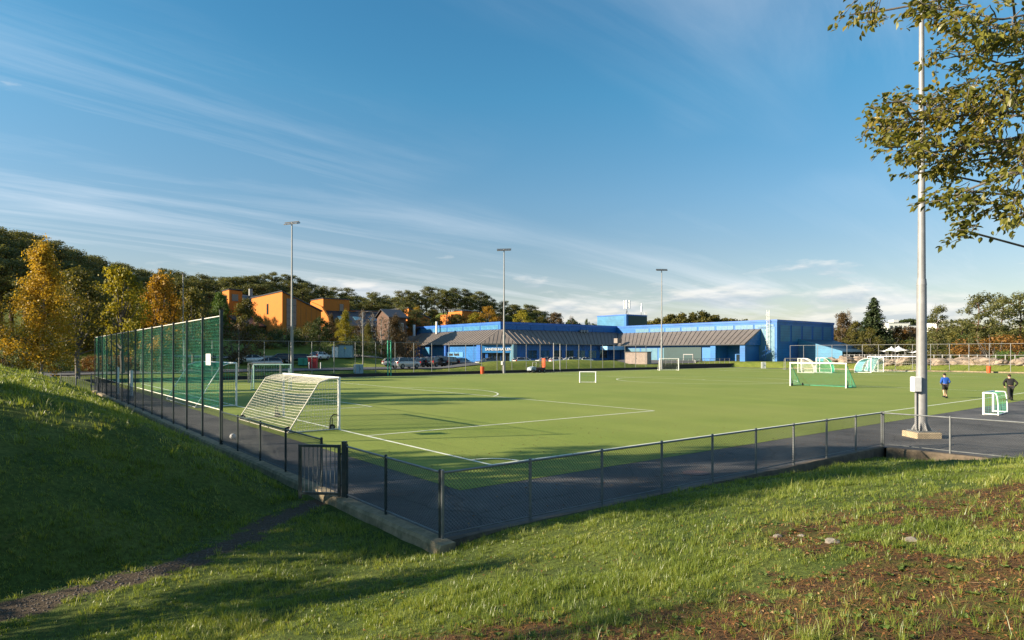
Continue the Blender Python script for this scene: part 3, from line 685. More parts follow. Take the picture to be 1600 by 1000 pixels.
# white barrier and posts by the road at far left
t = thing('barrier', 'pale barred barrier panels at the far end of the tall net', 'barrier', W(-7.5, 49))
for i in range(3):
    a = i*1.25
    pm3 = MB()
    for k3 in range(9): pm3.bbox(a+k3*.14, a+k3*.14+.025, -.01, .01, .1, 1.0)
    pm3.bbox(a, a+1.15, -.02, .02, 1.0, 1.05).build('panel', galv_paint, t)
for i in range(4): MB().tube((i*1.25-.05, 0, -.4), (i*1.25-.05, 0, 1.25), .035, .035, 8).build('upright', galv, t)
t.location.z = tz(t.location.x, t.location.y)
for i, (u, v) in enumerate(((-4.2, 43.5), (-3.6, 41.0))):
    p = W(u, v); o = thing('padded_post', ('taller' if i == 0 else 'shorter')+' white padded post behind the far end of the tall net', 'post', p)
    MB().tube((0, 0, 0), (0, 0, 2.1-.2*i), .12, .12, 12).build('pad', white_m, o, True); MB().tube((0, 0, 2.1-.2*i), (0, 0, 2.2-.2*i), .05, .05, 8).build('post_top', galv, o)

# maintenance cart at the far edge
t = thing('maintenance_cart', 'small maintenance cart with dark trailer at the far edge', 'cart', W(57.0, 64.2), ANG_U)
MB().bevbox((0, 0, .62), (2.0, 1.1, .45), .1).build('cart_bed', mat('cart_dark_red', (.09, .04, .035), .6, 0, .2, 4), t)
MB().prism([(-1.0, -.5, .4), (-2.1, -.5, .4), (-2.0, -.5, .85), (-1.4, -.5, 1.0), (-1.0, -.5, 1.0)], (0, 1.0, 0)).build('bonnet', mat('cart_blue_grey', (.30, .36, .42), .5, 0, .15, 4), t)
MB().poly([(-1.0, -.45, 1.0), (-.9, -.45, 1.7), (.6, -.45, 1.5), (.9, -.45, .8)], .03, 6).poly([(-1.0, .45, 1.0), (-.9, .45, 1.7), (.6, .45, 1.5), (.9, .45, .8)], .03, 6).tube((-.9, -.45, 1.7), (-.9, .45, 1.7), .03, .03, 6).build('roll_frame', galv, t)
for x in (-1.6, -.4, .7):
    for y in (-.55, .55):
        w_ = MB().tube((x, y-.09, .28), (x, y+.09, .28), .28, .28, 14).build('wheel', black_rubber, t, True); MB().tube((x, y-.1, .28), (x, y+.1, .28), .12, .12, 10).build('rim', galv, w_)
MB().bbox(1.0, 1.08, -.4, .4, .3, 2.3).build('upright_board', orange_p, t)
# tall narrow gate frame in far fence
t = thing('gate_frame', 'narrow pale gate frame standing in the far fence behind the cart', 'gate', W(62.6, 66.0), ANG_U)
MB().bbox(-.8, -.68, -.06, .06, 0, 4.9).build('frame_post', galv_paint, t); MB().bbox(.68, .8, -.06, .06, 0, 4.9).build('frame_post', galv_paint, t); MB().bbox(-.68, .68, -.06, .06, 4.78, 4.9).build('frame_head', galv_paint, t)
t = thing('gate_frame', 'green double gate post in the far fence near the parked cars', 'gate', W(31.0, 66.0), ANG_U)
MB().bbox(-.3, -.16, -.07, .07, 0, 4.95).build('frame_post', net_green, t); MB().bbox(.16, .3, -.07, .07, 0, 4.95).build('frame_post', net_green, t); MB().bbox(-.16, .16, -.06, .06, 4.8, 4.92).build('frame_head', net_green, t)
# ------------------------------------------------------------------ blue sports hall
blue = mat('blue_paint', (.012, .135, .40), .5, 0, .10, 1.2)
blue_d = mat('deep_blue_trim', (.025, .135, .47), .45, 0, .10, 2)
teal = mat('teal_blue_panel', (.04, .19, .34), .45, 0, .10, .8)
pale_t = mat('pale_teal_glazed_panel', (.085, .20, .27), .35, 0, .08, .6, spec=.6)
roof_m = mat('brown_grey_roof_metal', (.185, .158, .14), .55, .25, .10, .7)
dk_glass = mat('dark_window_glass', (.02, .03, .038), .08, 0, .2, .5, spec=.8)
dk_green = mat('dark_green_panel', (.008, .042, .048), .5, 0, .12, 1)
white_s = mat('sign_white', (.85, .85, .83), .5, 0, .02, 4)
GZ0 = .6
for m_ in (blue, blue_d, MATS['teal_blue_panel']):
    t = m_.node_tree; b = t.nodes['Principled BSDF']; prev = b.inputs['Base Color'].links[0].from_socket; tcn = N(t, 'ShaderNodeTexCoord')
    wv = N(t, 'ShaderNodeTexWave', wave_type='BANDS', bands_direction='Z', wave_profile='SAW', i_Scale=.52, i_Distortion=.0); L(t, tcn.outputs['Object'], wv.inputs[0])
    wx = N(t, 'ShaderNodeTexNoise', i_Scale=.35, i_Detail=4); L(t, tcn.outputs['Object'], wx.inputs['Vector'])
    c = MIX(t, 1.0, prev, RAMP(t, wv.outputs['Fac'], [(0.0, .62), (.08, .70), (.12, 1.0), (1.0, .96)]), 'MULTIPLY'); c = MIX(t, 1.0, c, RAMP(t, wx.outputs[0], [(.3, .82), (.7, 1.12)]), 'MULTIPLY'); L(t, c, b.inputs['Base Color'])
hall = thing('sports_hall', 'long blue sports hall with brown seamed skirt roofs', 'building', W(87, 114, 0)); HO = W(87, 114, 0); hall.rotation_euler = (0, 0, ANG_U)
# local coordinates: x = u-87, y = v-114
def hb(name, x0, x1, y0, y1, z0, z1, m, parent=hall): return MB().bbox(x0, x1, y0, y1, z0, z1).build(name, m, parent)
H1 = 11.1
hb('upper_wall', 0, 47, 0, 42, GZ0, H1-.55, blue); hb('parapet', -.12, 47.12, -.12, 42.12, H1-.55, H1, blue_d)
wb = hb('wing_wall', 43, 71, -50, -.2, GZ0, H1-.6, blue); hb('wing_parapet', 42.88, 71.12, -50.12, -.14, H1-.6, H1-.1, blue_d)
# clerestory bays: frames with panes, left lit faces and shaded front
def pane_mesh(wd, h, m): return MB().bbox(0, wd, -.03, .03, 0, h).mesh('pane', m)
def window_row(parent, name, x0, y0, x1, y1, z0, z1, nb, npan, m, nrm, gap=.5, frame=blue_d):
    Ln = math.hypot(x1-x0, y1-y0); d = ((x1-x0)/Ln, (y1-y0)/Ln); bl = Ln/nb; rz = math.atan2(d[1], d[0])
    wd = (bl-gap)/npan-.06; pm_ = pane_mesh(wd, z1-z0-.14, m)
    fm = MB()
    fm.bbox(0, bl-gap, -.05, .05, -.07, 0.0); fm.bbox(0, bl-gap, -.05, .05, z1-z0-.14, z1-z0-.07)
    for k in range(npan+1): xx = k*(wd+.06); fm.bbox(xx-.03, xx+.03, -.05, .05, 0.0, z1-z0-.14)
    fmm = fm.mesh(name, frame)
    for i in range(nb):
        s = i*bl+gap/2
        f = link(name, fmm, parent, (x0+d[0]*s+nrm[0]*.03, y0+d[1]*s+nrm[1]*.03, z0+.07), rz)
        for k in range(npan): link('pane', pm_, f, (k*(wd+.06)+.03, 0, 0))
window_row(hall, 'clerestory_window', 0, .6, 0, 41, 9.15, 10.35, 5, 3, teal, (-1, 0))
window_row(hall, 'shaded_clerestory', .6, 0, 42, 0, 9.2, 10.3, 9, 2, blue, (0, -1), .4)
window_row(hall, 'wing_clerestory', 43, -49.5, 43, -7, 8.9, 10.0, 8, 3, pale_t, (-1, 0))
window_row(hall, 'end_wall_panel', 44, -50, 70, -50, 5.8, 9.8, 5, 1, teal, (0, -1), .7)
window_row(hall, 'corner_panel', 43, -49.6, 43, -45.2, 1.0, 9.4, 1, 3, pale_t, (-1, 0), .2)
# skirt roofs with standing seams
D_ = 6.2; ZE, ZT = 5.4, 9.1
def slab(pts, th, name, m, parent=hall):
    return MB().prism(pts, (0, 0, -th)).build(name, m, parent)
def seams(parent, a0, a1, b0, b1, n, m=roof_m):
    """ridges from eave points a0..a1 up to b0..b1"""
    a0, a1, b0, b1 = map(Vector, (a0, a1, b0, b1))
    for i in range(n+1):
        f = i/n; A = a0+(a1-a0)*f; B = b0+(b1-b0)*f; d = (a1-a0).normalized()*.035
        MB().prism([A-d, A+d, B+d, B-d], (0, 0, .13)).build('roof_seam', m, parent)
r1 = slab([(-D_, 0, ZE), (-D_, 44, ZE), (0, 39, ZT), (0, 0, ZT)][::-1], .16, 'skirt_roof', roof_m); seams(r1, (-D_, .3, ZE), (-D_, 43, ZE), (0, .3, ZT), (0, 39, ZT), 30)
r2 = slab([(-D_, 0, ZE), (0, 0, ZT), (0, -D_, ZE)][::-1], .16, 'corner_roof', roof_m)
for i in range(1, 9):
    f = i/9; A = Vector((-D_*(1-f), -D_*f, ZE)); k = min(f, 1-f)*2; 
    B = A+(Vector((0, 0, ZT))-Vector((-D_/2, -D_/2, ZE)))*k*.98; d = Vector((.026, -.026, 0)); MB().prism([A-d, A+d, B+d, B-d], (0, 0, .11)).build('roof_seam', roof_m, r2)
r3 = slab([(0, -D_, ZE), (36, -D_, ZE), (43, -.3, ZT), (0, -.3, ZT)], .16, 'skirt_roof', roof_m); seams(r3, (.3, -D_, ZE), (36, -D_, ZE), (.3, -.3, ZT), (42, -.3, ZT), 26)
DW = 7.0
r4 = slab([(43-DW, -46, ZE-.2), (43-DW, -6.3, ZE-.2), (43, -.35, ZT-.2), (43, -46, ZT-.2)][::-1], .16, 'wing_skirt_roof', roof_m); seams(r4, (43-DW, -45.9, ZE-.2), (43-DW, -6.6, ZE-.2), (43, -45.9, ZT-.2), (43, -.6, ZT-.2), 30)
MB().prism([(43-DW+.05, -45.95, ZE-.4), (43, -45.95, ZE-.4), (43, -45.95, ZT-.4)], (0, .25, 0)).build('gable_wall', blue, hall)
hb('roof_hatch', 34, 35.6, -8.5, -7.2, 5.9, 7.2, roof_m)
for a_, b_ in (((-D_-.06, -.2, ZE-.08), (-D_-.06, 44, ZE-.08)), ((.2, -D_-.06, ZE-.08), (36, -D_-.06, ZE-.08)), ((43-DW-.06, -46, ZE-.28), (43-DW-.06, -6.3, ZE-.28)), ((-D_-.04, -.04, ZE-.08), (-.04, -D_-.04, ZE-.08))): MB().tube(a_, b_, .11, .11, 6).build('gutter', lamp_body, hall)
for x_, y_ in ((-6.1, 3.0), (-6.1, 16), (-6.1, 31.5), (1.5, -6.1), (12, -6.1), (24, -6.1)): MB().tube((x_, y_, GZ0), (x_, y_, ZE-.1), .07, .07, 6).build('downpipe', blue_d, hall)
# left dormer over the far end of the skirt roof, with flue
hb('dormer', -6.6, -1.5, 36.5, 41.0, 5.6, 8.2, roof_m); MB().tube((-2.0, 40.2, 8), (-2.0, 40.2, 11.6), .4, .4, 12).build('flue', white_m, hall, True); MB().tube((-1, 29, 8.6), (-1, 29, 12.2), .28, .28, 10).build('flue', white_m, hall, True)
# walls under the skirt roofs
hb('ground_wall', -5.2, -.02, 1.8, 46, GZ0, ZE+.2, blue); hb('porch_wall', .9, 36, -5.2, -.3, GZ0, ZE+.2, blue)
hb('low_wall', -6.5, -5.25, 46.2, 62, GZ0, ZE-.4, blue)
hb('pier', -6.0, -5.0, 0.4, 2.0, GZ0, ZE-.1, blue_d); hb('pier', -6.0, -5.0, 16.5, 17.6, GZ0, ZE-.1, blue_d); hb('pier', -6.0, -5.0, 31, 32, GZ0, ZE-.1, blue_d); hb('pier', -.6, .6, -6.0, -4.6, GZ0, ZE-.1, pale_t)
window_row(hall, 'hall_window', -5.2, 18, -5.2, 30.5, 2.3, 4.7, 2, 4, teal, (-1, 0), .6); window_row(hall, 'hall_window', -5.2, 33, -5.2, 45, 2.3, 4.7, 2, 4, teal, (-1, 0), .6)
window_row(hall, 'porch_window', 4, -5.2, 34, -5.2, 1.7, 3.9, 7, 2, dk_glass, (0, -1), 1.3, blue)
# glazed entrance on the splayed corner
e = link('entrance', MB().prism([(-4.9, .6, GZ0), (.6, -4.9, GZ0), (.95, -4.55, GZ0), (-4.55, .95, GZ0)], (0, 0, 2.6)).mesh('entrance', dk_glass), hall)
MB().prism([(-5.6, .1, GZ0+2.62), (.1, -5.6, GZ0+2.62), (1.0, -4.5, GZ0+2.62), (-4.5, 1.0, GZ0+2.62)], (0, 0, 2.0)).build('entrance_fascia', mat('mid_blue_fascia', (.03, .20, .50), .5, 0, .08, 1), hall)
for k in range(1, 7):
    f = k/7; MB().box((-4.9+5.5*f-.08, .6-5.5*f-.08, GZ0+1.3), (.09, .09, 2.58), R(45)).build('mullion', blue_d, e)
def text_obj(body, size, m, parent, loc, rot, name='sign_lettering', ext=.02, bold=.0):
    cu = bpy.data.curves.new(name, 'FONT'); cu.body = body; cu.size = size; cu.extrude = ext; cu.offset = bold; cu.align_x = 'CENTER'; cu.resolution_u = 2
    tmp = bpy.data.objects.new(name, cu); COL.objects.link(tmp); dg = bpy.context.evaluated_depsgraph_get()
    me = bpy.data.meshes.new_from_object(tmp.evaluated_get(dg)); bpy.data.objects.remove(tmp); me.materials.clear(); me.materials.append(m)
    o = link(name, me, parent); o.location = loc; o.rotation_euler = rot; return o
sg = thing('entrance_sign', 'white lettering over the entrance of the blue hall', 'sign', HO+Matrix.Rotation(ANG_U, 3, 'Z')@Vector((-2.78, -2.78, GZ0+3.2)), ANG_U-R(45))
text_obj('SANDSLIHALLEN', .88, white_s, sg, (0, -.06, 0), (R(90), 0, 0), bold=.02)
sg2 = MB().box((0, 0, 0), (.7, .06, 1.3)).build('parking_sign', blue_d, None); sg2.location = HO+Matrix.Rotation(ANG_U, 3, 'Z')@Vector((-4.6, -.4, 2.6)); sg2.rotation_euler = (0, 0, ANG_U-R(45)); tag(sg2, 'blue sign plate left of the hall entrance', 'sign')
bs = thing('banner_sign', 'dark lettering on the lit left wall of the blue hall', 'sign', HO+Matrix.Rotation(ANG_U, 3, 'Z')@Vector((-5.32, 13.6, 2.5)), ANG_U-R(90))
MB().bbox(-4.6, 4.6, -.03, .03, -.4, .9).build('banner', mat('pale_blue_banner', (.07, .24, .46), .6, 0, .05, 1), bs); lm_ = MB(); lx_ = -4.3; lr_ = random.Random(4)
for k in range(13):
    if k in (3, 8): lx_ += .45; continue
    w_2 = lr_.uniform(.34, .58); h_2 = .95 if k in (0, 2, 4, 9, 12) else .62
    lm_.bbox(lx_, lx_+.15, -.09, -.032, -.1, -.1+h_2); lm_.bbox(lx_+w_2-.14, lx_+w_2, -.09, -.032, -.1, .5); lm_.bbox(lx_+.15, lx_+w_2-.14, -.09, -.032, lr_.choice((-.1, .16, .36)), .5)
    lx_ += w_2+.12
lm_.build('blurred_lettering', black_rubber, bs)
# wing ground floor
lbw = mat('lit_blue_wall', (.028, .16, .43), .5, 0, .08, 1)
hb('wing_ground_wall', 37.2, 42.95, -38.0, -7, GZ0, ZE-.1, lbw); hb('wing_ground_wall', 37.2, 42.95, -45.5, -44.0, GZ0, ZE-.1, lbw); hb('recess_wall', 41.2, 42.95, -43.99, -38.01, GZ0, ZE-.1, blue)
window_row(hall, 'wing_window', 37.2, -32, 37.2, -8, 1.0, 4.5, 4, 3, pale_t, (-1, 0), .35)
hb('dark_bay', 36.95, 37.15, -33.5, -22.0, GZ0, 4.6, dk_green); d0 = hb('bay_door', 36.86, 36.94, -31.2, -28.2, GZ0, 2.9, galv_paint); hb('door_leaf', 36.80, 36.855, -31.0, -28.4, GZ0, 2.7, dk_green, d0)
hb('side_door', 41.1, 41.19, -41.5, -40.6, GZ0, 2.8, dk_glass); hb('recess_window', 41.12, 41.19, -43.5, -42.2, GZ0+1, 3.4, dk_glass); hb('pier', 36.3, 37.1, -38.0, -36.6, GZ0, ZE-.4, blue); hb('pier', 36.3, 37.1, -45.9, -44.6, GZ0, ZE-.4, blue)
hb('canopy', 29.5, 36.5, -9.0, -6.35, 4.0, 5.0, mat('pale_blue_canopy', (.20, .42, .66), .5, 0, .08, 1))
hb('link_wall', 34.5, 36.9, -7, -5.25, GZ0, ZE-.3, blue)
# lean-to at the end of the wing
lt = MB().prism([(53, -50.1, 6.3), (70.5, -50.1, 6.3), (70.5, -60, 3.3), (53, -60, 3.3)], (0, 0, .2)).build('lean_to_roof', mat('dark_blue_roof', (.05, .11, .17), .5, .1, .1, 1), hall)
hb('lean_to_wall', 54, 70, -59, -50.15, GZ0, 3.4, dk_green); MB().prism([(52.6, -50.1, GZ0), (52.6, -60.5, GZ0), (52.6, -60.5, 3.6), (52.6, -50.1, 6.6)], (.35, 0, 0)).build('wing_wall_fin', teal, hall)
# roof plant room
pr_ = hb('plant_room', 72, 83, 22, 36, H1-1, H1+5.2, teal); hb('plant_room_cap', 71.9, 83.1, 21.9, 36.1, H1+5.2, H1+5.6, blue_d); hb('plant_corner', 71.9, 73, 21.95, 23, H1-.5, H1+5.19, blue)
hb('front_panel', 73.1, 83, 21.9, 21.99, H1, H1+5.1, dk_green, pr_)
lx = mat('antenna_white', (.72, .72, .70), .5, 0, .05, 3)
def antenna(label, loc, kind):
    t = thing('antenna_mast', label, 'antenna', loc)
    if kind:
        MB().tube((0, 0, 0), (0, 0, 4.9), .12, .1, 8).build('mast', galv, t, True)
        for a in range(3):
            x, y = 1.05*math.cos(a*2.1+.3), .9*math.sin(a*2.1+.3)
            MB().tube((x, y, 2.0), (x, y, 5.0), .30, .30, 12).build('antenna_panel', lx, t, True); MB().tube((0, 0, 2.4), (x, y, 2.4), .05, .05, 6).tube((0, 0, 4.4), (x, y, 4.4), .05, .05, 6).build('bracket', galv, t)
        MB().tube((-.5, -.3, 0), (.1, 0, 1.8), .07, .05, 6).tube((.6, -.3, 0), (0, 0, 1.8), .07, .05, 6).build('strut', galv, t)
    else:
        MB().tube((0, 0, 0), (0, 0, 4.6), .1, .06, 8).build('mast', galv, t, True)
        for z, r in ((2.7, .33), (1.7, .28), (3.8, .2)): MB().tube((.1, -.3, z-.55), (.1, -.3, z+.55), r, r, 10).build('antenna_panel', lx, t, True)
        MB().tube((1.6, -.2, .6), (1.6, -.5, .6), .5, .5, 14).build('dish', lx, t, True); MB().tube((1.6, 0, -.2), (1.6, 0, .8), .06, .06, 6).build('dish_post', galv, t)
    return t
RU = Matrix.Rotation(ANG_U, 3, 'Z')
antenna('drum-shaped antenna cluster on the blue roof plant room', HO+RU@Vector((73.6, 23.2, H1+5.6)), 1)
antenna('slim antenna mast with dish on the blue roof plant room', HO+RU@Vector((81.3, 23.2, H1+5.6)), 0)
# roof ladder with spiral stair at the wing corner
ld = thing('access_ladder', 'white caged ladder and stair on the right wing of the blue hall', 'ladder', HO+RU@Vector((42.6, -48.0, GZ0)), ANG_U)
MB().tube((0, -.3, 3), (0, -.3, H1+1.6), .05, .05, 6).tube((0, .3, 3), (0, .3, H1+1.6), .05, .05, 6).build('stile', white_m, ld)
for i in range(24): MB().tube((0, -.3, 3.4+i*.38), (0, .3, 3.4+i*.38), .03, .03, 5).build('rung', white_m, ld)
for i in range(6):
    z = 5.5+i*1.2; MB().poly([(0, -.35, z), (-.5, -.4, z), (-.8, 0, z), (-.5, .4, z), (0, .35, z)], .03, 5).build('cage_hoop', white_m, ld)
for i in range(14):
    a = i*.42; MB().box((-1.0+.75*math.cos(a), .9*math.sin(a), .35+i*.22), (.9, .3, .05), a).build('stair_tread', blue_d, ld)
MB().tube((-1.0, 0, 0), (-1.0, 0, 4.2), .07, .07, 8).build('stair_column', blue_d, ld)
MB().poly([(-1.0+1.25*math.cos(i*.42), 1.25*math.sin(i*.42), 1.35+i*.22) for i in range(14)], .035, 5).build('handrail', blue_d, ld)
# vents on the shaded wall
v_ = MB()
vt = thing('roof_fan', 'grey fan units on the shaded wall of the blue hall', 'fan unit', HO+RU@Vector((27.5, -.5, 9.0)), ANG_U)
for i in range(3): MB().tube((i*1.1, 0, .2), (i*1.1, -.7, .2), .42, .42, 12).build('fan_drum', galv, vt, True)
MB().bbox(-.5, 2.8, -.6, .1, -.45, -.3).build('fan_bracket', galv, vt)

# ------------------------------------------------------------------ orange school
orange = mat('orange_cladding', (.46, .142, .010), .7, 0, .08, 1.0); orange_b = mat('orange_seam', (.34, .135, .03), .6, 0, .08, 1.0)
dark_roof = mat('dark_slate_roof', (.028, .032, .042), .45, .1, .2, 2, spec=.6); brown_w = mat('brown_wall', (.095, .048, .032), .7, 0, .15, 2)
def school(label, px, D, rot=ANG_U):
    p = at(px, D); return thing('school_building', label, 'building', (p.x, p.y, 0), rot), p
s1, p = school('tall orange school block with sloping roof and tall window strip', 441, 150)
zg = tz(p.x, p.y)-3; zt = zpx(456, 150); zl = zpx(487, 155.8)
Lx = 9.4
# shaded front (+x), lit left side (+y); mono-pitch roof falling along x
MB().prism([(0, 0, zg), (Lx, 0, zg), (Lx, 0, zl), (0, 0, zt)], (0, 24, 0)).build('wall', orange, s1)
MB().prism([(-.2, -.3, zt+.05), (Lx+.3, -.3, zl+.0), (Lx+.3, -.3, zl+.28), (-.2, -.3, zt+.33)], (0, 24.6, 0)).build('roof', dark_roof, s1)
for k in range(4):
    x = 4.4+k*1.3; MB().bbox(x-.05, x+.05, -.05, -.005, zg, zt+(zl-zt)*x/Lx-.05).build('cladding_seam', orange_b, s1)
w_ = MB().bbox(1.0, 3.3, -.06, -.008, zt-9.5, zt-1.5).build('tall_window', dk_glass, s1)
for k in range(1, 5): MB().bbox(.95, 3.35, -.10, -.062, zt-9.5+k*1.6, zt-9.42+k*1.6).build('glazing_bar', lamp_body, w_)
MB().bbox(2.1, 2.2, -.105, -.063, zt-9.5, zt-1.5).build('glazing_bar', lamp_body, w_)
w_ = MB().bbox(-.05, -.006, 10.0, 11.4, zt-4.8, zt-2.2).build('slot_window', dk_glass, s1)
# brown annex on the lit side
MB().prism([(-5, 12, zg), (-5, 25, zg), (-5, 25, zt-5.0), (-5, 12, zt-7.8)], (4.9, 0, 0)).build('annex_wall', brown_w, s1)
MB().prism([(-5.5, 11.4, zt-7.9), (-5.5, 25.4, zt-4.8), (-5.5, 25.4, zt-4.5), (-5.5, 11.4, zt-7.6)], (5.45, 0, 0)).build('annex_roof', dark_roof, s1)
for k in range(3):
    f = MB().bbox(-5.08, -5.005, 13+k*3.6, 15.4+k*3.6, zt-12.5, zt-9.2).build('annex_window', white_m, s1); MB().bbox(-5.12, -5.085, 13.15+k*3.6, 15.25+k*3.6, zt-12.35, zt-9.35).build('pane', dk_glass, f)
MB().bbox(-2.6, -.2, 11.7, 11.95, zt-13, zt-8.6).build('annex_door', dk_glass, s1)
s2, p = school('small orange tower with dark window left of the tall school block', 358, 172)
zg = tz(p.x, p.y)-4; zt = zpx(452.5, 172)
MB().prism([(0, 0, zg), (3.4, 0, zg), (3.4, 0, zt-.3), (0, 0, zt)], (0, 7, 0)).build('wall', orange, s2)
MB().bbox(-.2, 3.6, -.2, 7.2, zt+.02, zt+.25).build('roof', dark_roof, s2)
f = MB().bbox(.6, 2.4, -.08, -.005, zt-3.1, zt-1.1).build('window', orange_b, s2); MB().bbox(.7, 2.3, -.12, -.085, zt-3.0, zt-1.2).build('pane', dk_glass, f)
f = MB().bbox(-.08, -.005, 2.0, 4.5, zt-3.1, zt-1.3).build('window', orange_b, s2); MB().bbox(-.12, -.085, 2.1, 4.4, zt-3.0, zt-1.4).build('pane', dk_glass, f)
MB().prism([(3.5, -1, zt-3.2), (13, -1, zt-3.2), (13, 8, zt-.8), (3.5, 8, zt-.8)], (0, 0, .3)).build('side_roof', dark_roof, s2); MB().tube((7, 5, zt-2), (7, 5, zt+1.0), .55, .55, 10).build('flue', galv, s2, True)
s3, p = school('orange box-shaped school block above dark sloping roofs', 505, 178)
zg = tz(p.x, p.y)-4; zt = zpx(466.5, 178)
MB().bbox(0, 7.75, 0, 9, zg, zt).build('wall', orange, s3); MB().bbox(-.2, 7.95, -.2, 9.2, zt+.02, zt+.25).build('roof', dark_roof, s3)
f = MB().bbox(4.7, 6.0, -.08, -.005, zt-4.2, zt-1.2).build('window', orange_b, s3); MB().bbox(4.8, 5.9, -.12, -.085, zt-4.1, zt-1.3).build('pane', dk_glass, f)
MB().prism([(-.1, -9, zt-8.2), (-.1, 0, zt-2.2), (-.1, 8, zt-.4), (-.1, 8, zt-9), (-.1, -9, zt-9)], (-.5, 0, 0)).build('sloping_gable', orange, s3)
rf = MB().prism([(.4, -8.5, zt-8.0), (22, -8.5, zt-8.0), (22, -.3, zt-3.6), (.4, -.3, zt-3.6)], (0, 0, .3)).build('lower_roof', dark_roof, s3)
for k in range(4): 
    x = 2.5+k*4.6; MB().prism([(x, -5.5, zt-6.05), (x+2.4, -5.5, zt-6.05), (x+2.4, -3.6, zt-5.03), (x, -3.6, zt-5.03)], (0, 0, .12)).build('skylight', pale_t, rf)
MB().bbox(.5, 21.8, -8.0, -7.6, zg, zt-8.05).build('lower_wall', brown_w, s3)
for k in range(5): f = MB().bbox(1.5+k*4, 3.9+k*4, -8.12, -8.01, zt-11.2, zt-9.0).build('window', white_m, s3); MB().bbox(1.65+k*4, 3.75+k*4, -8.16, -8.125, zt-11.05, zt-9.15).build('pane', dk_glass, f)
MB().bbox(7.8, 21.5, -.2, 6, zg, zt-3.0).build('clerestory_wall', orange, s3); MB().bbox(7.97, 21.7, -.45, 6.2, zt-2.98, zt-2.75).build('clerestory_roof', dark_roof, s3)
for k in range(3): MB().bbox(9.5+k*4, 12.7+k*4, -.28, -.205, zt-3.9, zt-3.2).build('clerestory_window', pale_t, s3)
s4, p = school('orange gabled school block with dark roof among the birches', 608, 168)
zg = tz(p.x, p.y)-4; zt = zpx(484, 168)
MB().prism([(0, 0, zg), (0, 7, zg), (0, 7, zt-2.0), (0, 4, zt), (0, 0, zt-1.8)], (5, 0, 0)).build('wall', brown_w, s4)
MB().prism([(-.5, -.8, zt-2.1), (5.4, -.8, zt-2.1), (5.4, 4, zt+.2), (-.5, 4, zt+.2)], (0, 0, .25)).build('roof', dark_roof, s4); MB().prism([(-.5, 4.0, zt+.2), (5.4, 4.0, zt+.2), (5.4, 7.6, zt-2.0), (-.5, 7.6, zt-2.0)], (0, 0, .25)).build('roof', dark_roof, s4)
for k in range(2): f = MB().bbox(.6+k*2.2, 2.0+k*2.2, -.08, -.005, zt-5.6, zt-3.4).build('window', white_m, s4); MB().bbox(.7+k*2.2, 1.9+k*2.2, -.12, -.085, zt-5.5, zt-3.5).build('pane', dk_glass, f)
s5, p = school('orange school gable peeping over the golden trees left of the blue hall', 627, 196)
zg = tz(p.x, p.y)-4; zt = zpx(481.5, 196)
MB().prism([(0, 0, zg), (10, 0, zg), (10, 0, zt-2.8), (2.6, 0, zt)], (0, 12, 0)).build('wall', orange, s5); MB().prism([(2.2, -.3, zt+.1), (10.4, -.3, zt-2.9), (10.4, -.3, zt-2.6), (2.2, -.3, zt+.4)], (0, 12.6, 0)).build('roof', dark_roof, s5)
s6, p = school('low orange school block half hidden above the blue hall roof', 722, 225)
zg = tz(p.x, p.y)-4; zt = zpx(486, 225)
MB().bbox(0, 7, 0, 9, zg, zt).build('wall', orange, s6); MB().prism([(-.3, -.4, zt), (7.3, -.4, zt), (7.3, 9.4, zt+1.0), (-.3, 9.4, zt+1.0)], (0, 0, .25)).build('roof', dark_roof, s6); MB().bbox(-4, -.05, 1, 8, zg, zt-1.2).build('side_wall', orange, s6)
# white buildings far right on the hill
for px, D, wd, h, lab in ((1404, 420, 13, 6, 'left'), (1422, 430, 12, 4.5, 'middle'), (1484, 400, 16, 5.5, 'right')):
    p = at(px, D); z = zpx(519 if lab != 'right' else 518, D); t = thing('white_building', 'far white building on the right horizon, %s of three' % {'left': 'leftmost', 'middle': 'middle', 'right': 'rightmost'}[lab], 'building', (p.x-wd/2, p.y, 0), 0, 'far white buildings')
    MB().bbox(0, wd, 0, 12, z-8, z+h).build('wall', white_m, t); MB().bbox(-.2, wd+.2, -.2, 12.2, z+h, z+h+.4).build('roof', lamp_body, t); MB().bbox(wd*.35, wd*.6, 2, 8, z+h+.4, z+h+2.2).build('roof_box', white_m, t)
    for k in range(4): MB().bbox(1+k*wd/4.4, 1+k*wd/4.4+1.6, -.1, -.01, z+h*.35, z+h*.7).build('window', dk_glass, t)

